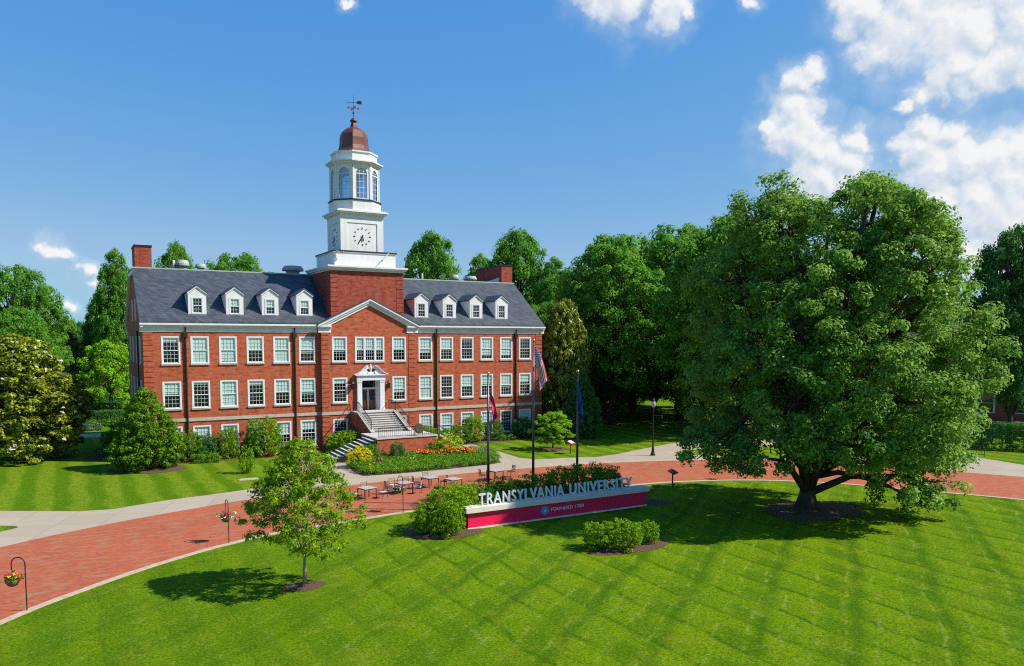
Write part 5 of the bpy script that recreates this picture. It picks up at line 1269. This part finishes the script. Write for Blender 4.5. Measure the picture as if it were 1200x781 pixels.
x, y = at(127, 536); mulch_ring(x, y + .3, 1.6, 2.6, 21, rise=.06); plant_shrub('lowmat', 'garden_shrub', 'low bluish juniper in the mulch bed left of the big evergreen bush', 'shrub', (x + .2, y + .3, 0), (1.0, 1.3, 1.1), .6)
FN_ = thing('garden_fence', 'dark panel fence with vertical boards beside the hedges left of the hall', 'fence', (-22.6, 44.6, 0)); m = MB()
for k in range(9): m.box(-1.1 + k * .25, -.03, .05, -.88 + k * .25, .03, 1.7)
m.build('panel', 'fence_dark', FN_); 
for sx in (-1, 1): m = MB(); m.box(sx * 1.15 - .06, -.06, -.1, sx * 1.15 + .06, .06, 1.85); m.build('post', 'fence_dark', FN_)
SG = thing('garden_sign', 'small blue sign on the dark fence left of the hall', 'sign', (-22.7, 44.45, 0)); m = MB(); m.box(-.32, -.05, 1.0, .32, -.02, 1.75); m.build('panel', 'sign_blue', SG); m = MB(); m.box(-.1, -.055, 1.25, .1, -.051, 1.5); m.build('symbol', 'letter_white', SG)
FB = thing('rail_fence', 'low weathered rail fence beyond the clipped hedge left of the hall', 'fence', (-19, 88, 0)); m = MB()
for z in (.5, 1.0, 1.5): m.box(-6, -.04, z, 6, .04, z + .12)
m.build('rail', 'bench_wood', FB)
for k in range(5): m = MB(); m.box(-6 + k * 3 - .08, -.08, -.1, -6 + k * 3 + .08, .08, 1.75); m.build('post', 'bench_wood', FB)
def simple_house(name, label, loc, rotz, L, D_, H, rh, wallm, roofm, cols, rows, wsz, overh=.5):
    t = thing(name, label, 'building', loc, rotz); holes = [((k + .5) / cols * L - L / 2 - wsz[0] / 2, (k + .5) / cols * L - L / 2 + wsz[0] / 2, 1.0 + r * 3.6, 1.0 + r * 3.6 + wsz[1]) for k in range(cols) for r in range(rows)]
    m = MB(); m.wall(-D_ / 2, -L / 2, L / 2, -.3, H, holes, depth=.2)
    for s in (-1, 1): m.poly([(s * L / 2, -D_ / 2, -.3), (s * L / 2, D_ / 2, -.3), (s * L / 2, D_ / 2, H), (s * L / 2, 0, H + rh - .1), (s * L / 2, -D_ / 2, H)])
    m.poly([(-L / 2, D_ / 2, -.3), (L / 2, D_ / 2, -.3), (L / 2, D_ / 2, H), (-L / 2, D_ / 2, H)]); m.build('wall', wallm, t)
    m = MB()
    for s in (-1, 1): m.prism([(s * (D_ / 2 + overh), H - .15), (0, H + rh), (0, H + rh - .2), (s * (D_ / 2 + overh), H - .35)], 'x', -L / 2 - overh, L / 2 + overh)
    m.build('roof', roofm, t); m = MB(); m.box(-L / 2 + .3, -D_ / 2 + .45, 0, L / 2 - .3, -D_ / 2 + .5, H - .3); m.build('unlit_backing', 'unlit_dark', t)
    for a, b, l, h in holes:
        f = MB(); w_ = b - a; f.box(a - .08, -D_ / 2 - .06, l - .02, a + .12, -D_ / 2 + .1, h + .05); f.box(b - .12, -D_ / 2 - .06, l - .02, b + .08, -D_ / 2 + .1, h + .05); f.box(a + .12, -D_ / 2 - .06, h - .12, b - .12, -D_ / 2 + .1, h + .05); f.box(a + .12, -D_ / 2 - .06, l - .02, b - .12, -D_ / 2 + .1, l + .12); f.box(a + .12, -D_ / 2 - .02, (l + h) / 2 - .04, b - .12, -D_ / 2 + .07, (l + h) / 2 + .04)
        o = f.build('window', 'white_paint', t); p = MB(); p.poly([(a + .1, -D_ / 2 + .08, l + .1), (b - .1, -D_ / 2 + .08, l + .1), (b - .1, -D_ / 2 + .08, h - .1), (a + .1, -D_ / 2 + .08, h - .1)]); p.build('pane', 'glass', o)
    return t
p = CAM + ray(62, 397) * 190
simple_house('far_house', 'far pale house with grey roof beyond the trees left of the hall', (float(p[0]), float(p[1]), 0), -.35, 20, 11, 9.2, 4.0, 'siding_far', 'roof_far', 6, 2, (1.2, 1.9))
# ------------------------------------------------------------------ far right
simple_house('brick_building', 'dark brick building with white windows in deep shade at the right edge', (86, -16, 0), -R_(52), 34, 14, 10.5, 4.5, 'brick', 'slate', 8, 3, (2.0, 2.5))
a = at(1136, 526); b = at(1262, 533)
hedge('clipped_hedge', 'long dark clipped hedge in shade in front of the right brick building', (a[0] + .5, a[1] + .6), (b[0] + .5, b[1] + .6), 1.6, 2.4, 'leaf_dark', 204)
a = at(1133, 500); b = at(1290, 506); LWL = thing('low_wall', 'low pale stone wall behind the dark hedge at the right edge', 'wall', (0, 0, 0)); mbw = MB(); P0, P1 = np.array(a), np.array(b); dd = (P1 - P0) / np.linalg.norm(P1 - P0); nn = np.array([-dd[1], dd[0]]) * .25
mbw.prism([tuple(P0 - nn), tuple(P1 - nn), tuple(P1 + nn), tuple(P0 + nn)], 'z', -.1, .62); mbw.build('base', 'stone_grey', LWL); mbw = MB(); nn = nn * 1.25; mbw.prism([tuple(P0 - nn), tuple(P1 - nn), tuple(P1 + nn), tuple(P0 + nn)], 'z', .62, .74); mbw.build('coping', 'limestone', LWL)
x, y = at(1141, 535); RK = thing('metal_rail', 'low dark metal rail on the grass edge left of the dark hedge', 'railing', (x, y, 0), -.95); m = MB()
m.tube([(-.8, 0, -.1), (-.8, 0, 1.0), (.8, 0, 1.0), (.8, 0, -.1)], .03, 6); m.tube([(-.8, 0, .2), (.8, 0, .2)], .02, 6)
for k in range(1, 8): m.tube([(-.8 + k * .2, 0, .2), (-.8 + k * .2, 0, 1.0)], .014, 5)
m.build('rail', 'black_metal', RK)
x, y = at(1126, 531); BS = thing('blue_board', 'small blue board standing beside the metal rail', 'sign', (x, y, 0), -.6); m = MB(); m.box(-.45, -.03, .55, .45, .03, 1.55); m.build('board', 'sign_blue', BS); m = MB()
for sx in (-1, 1): m.box(sx * .40, .031, -.1, sx * .34, .09, 1.5)
m.build('post', 'black_metal', BS)
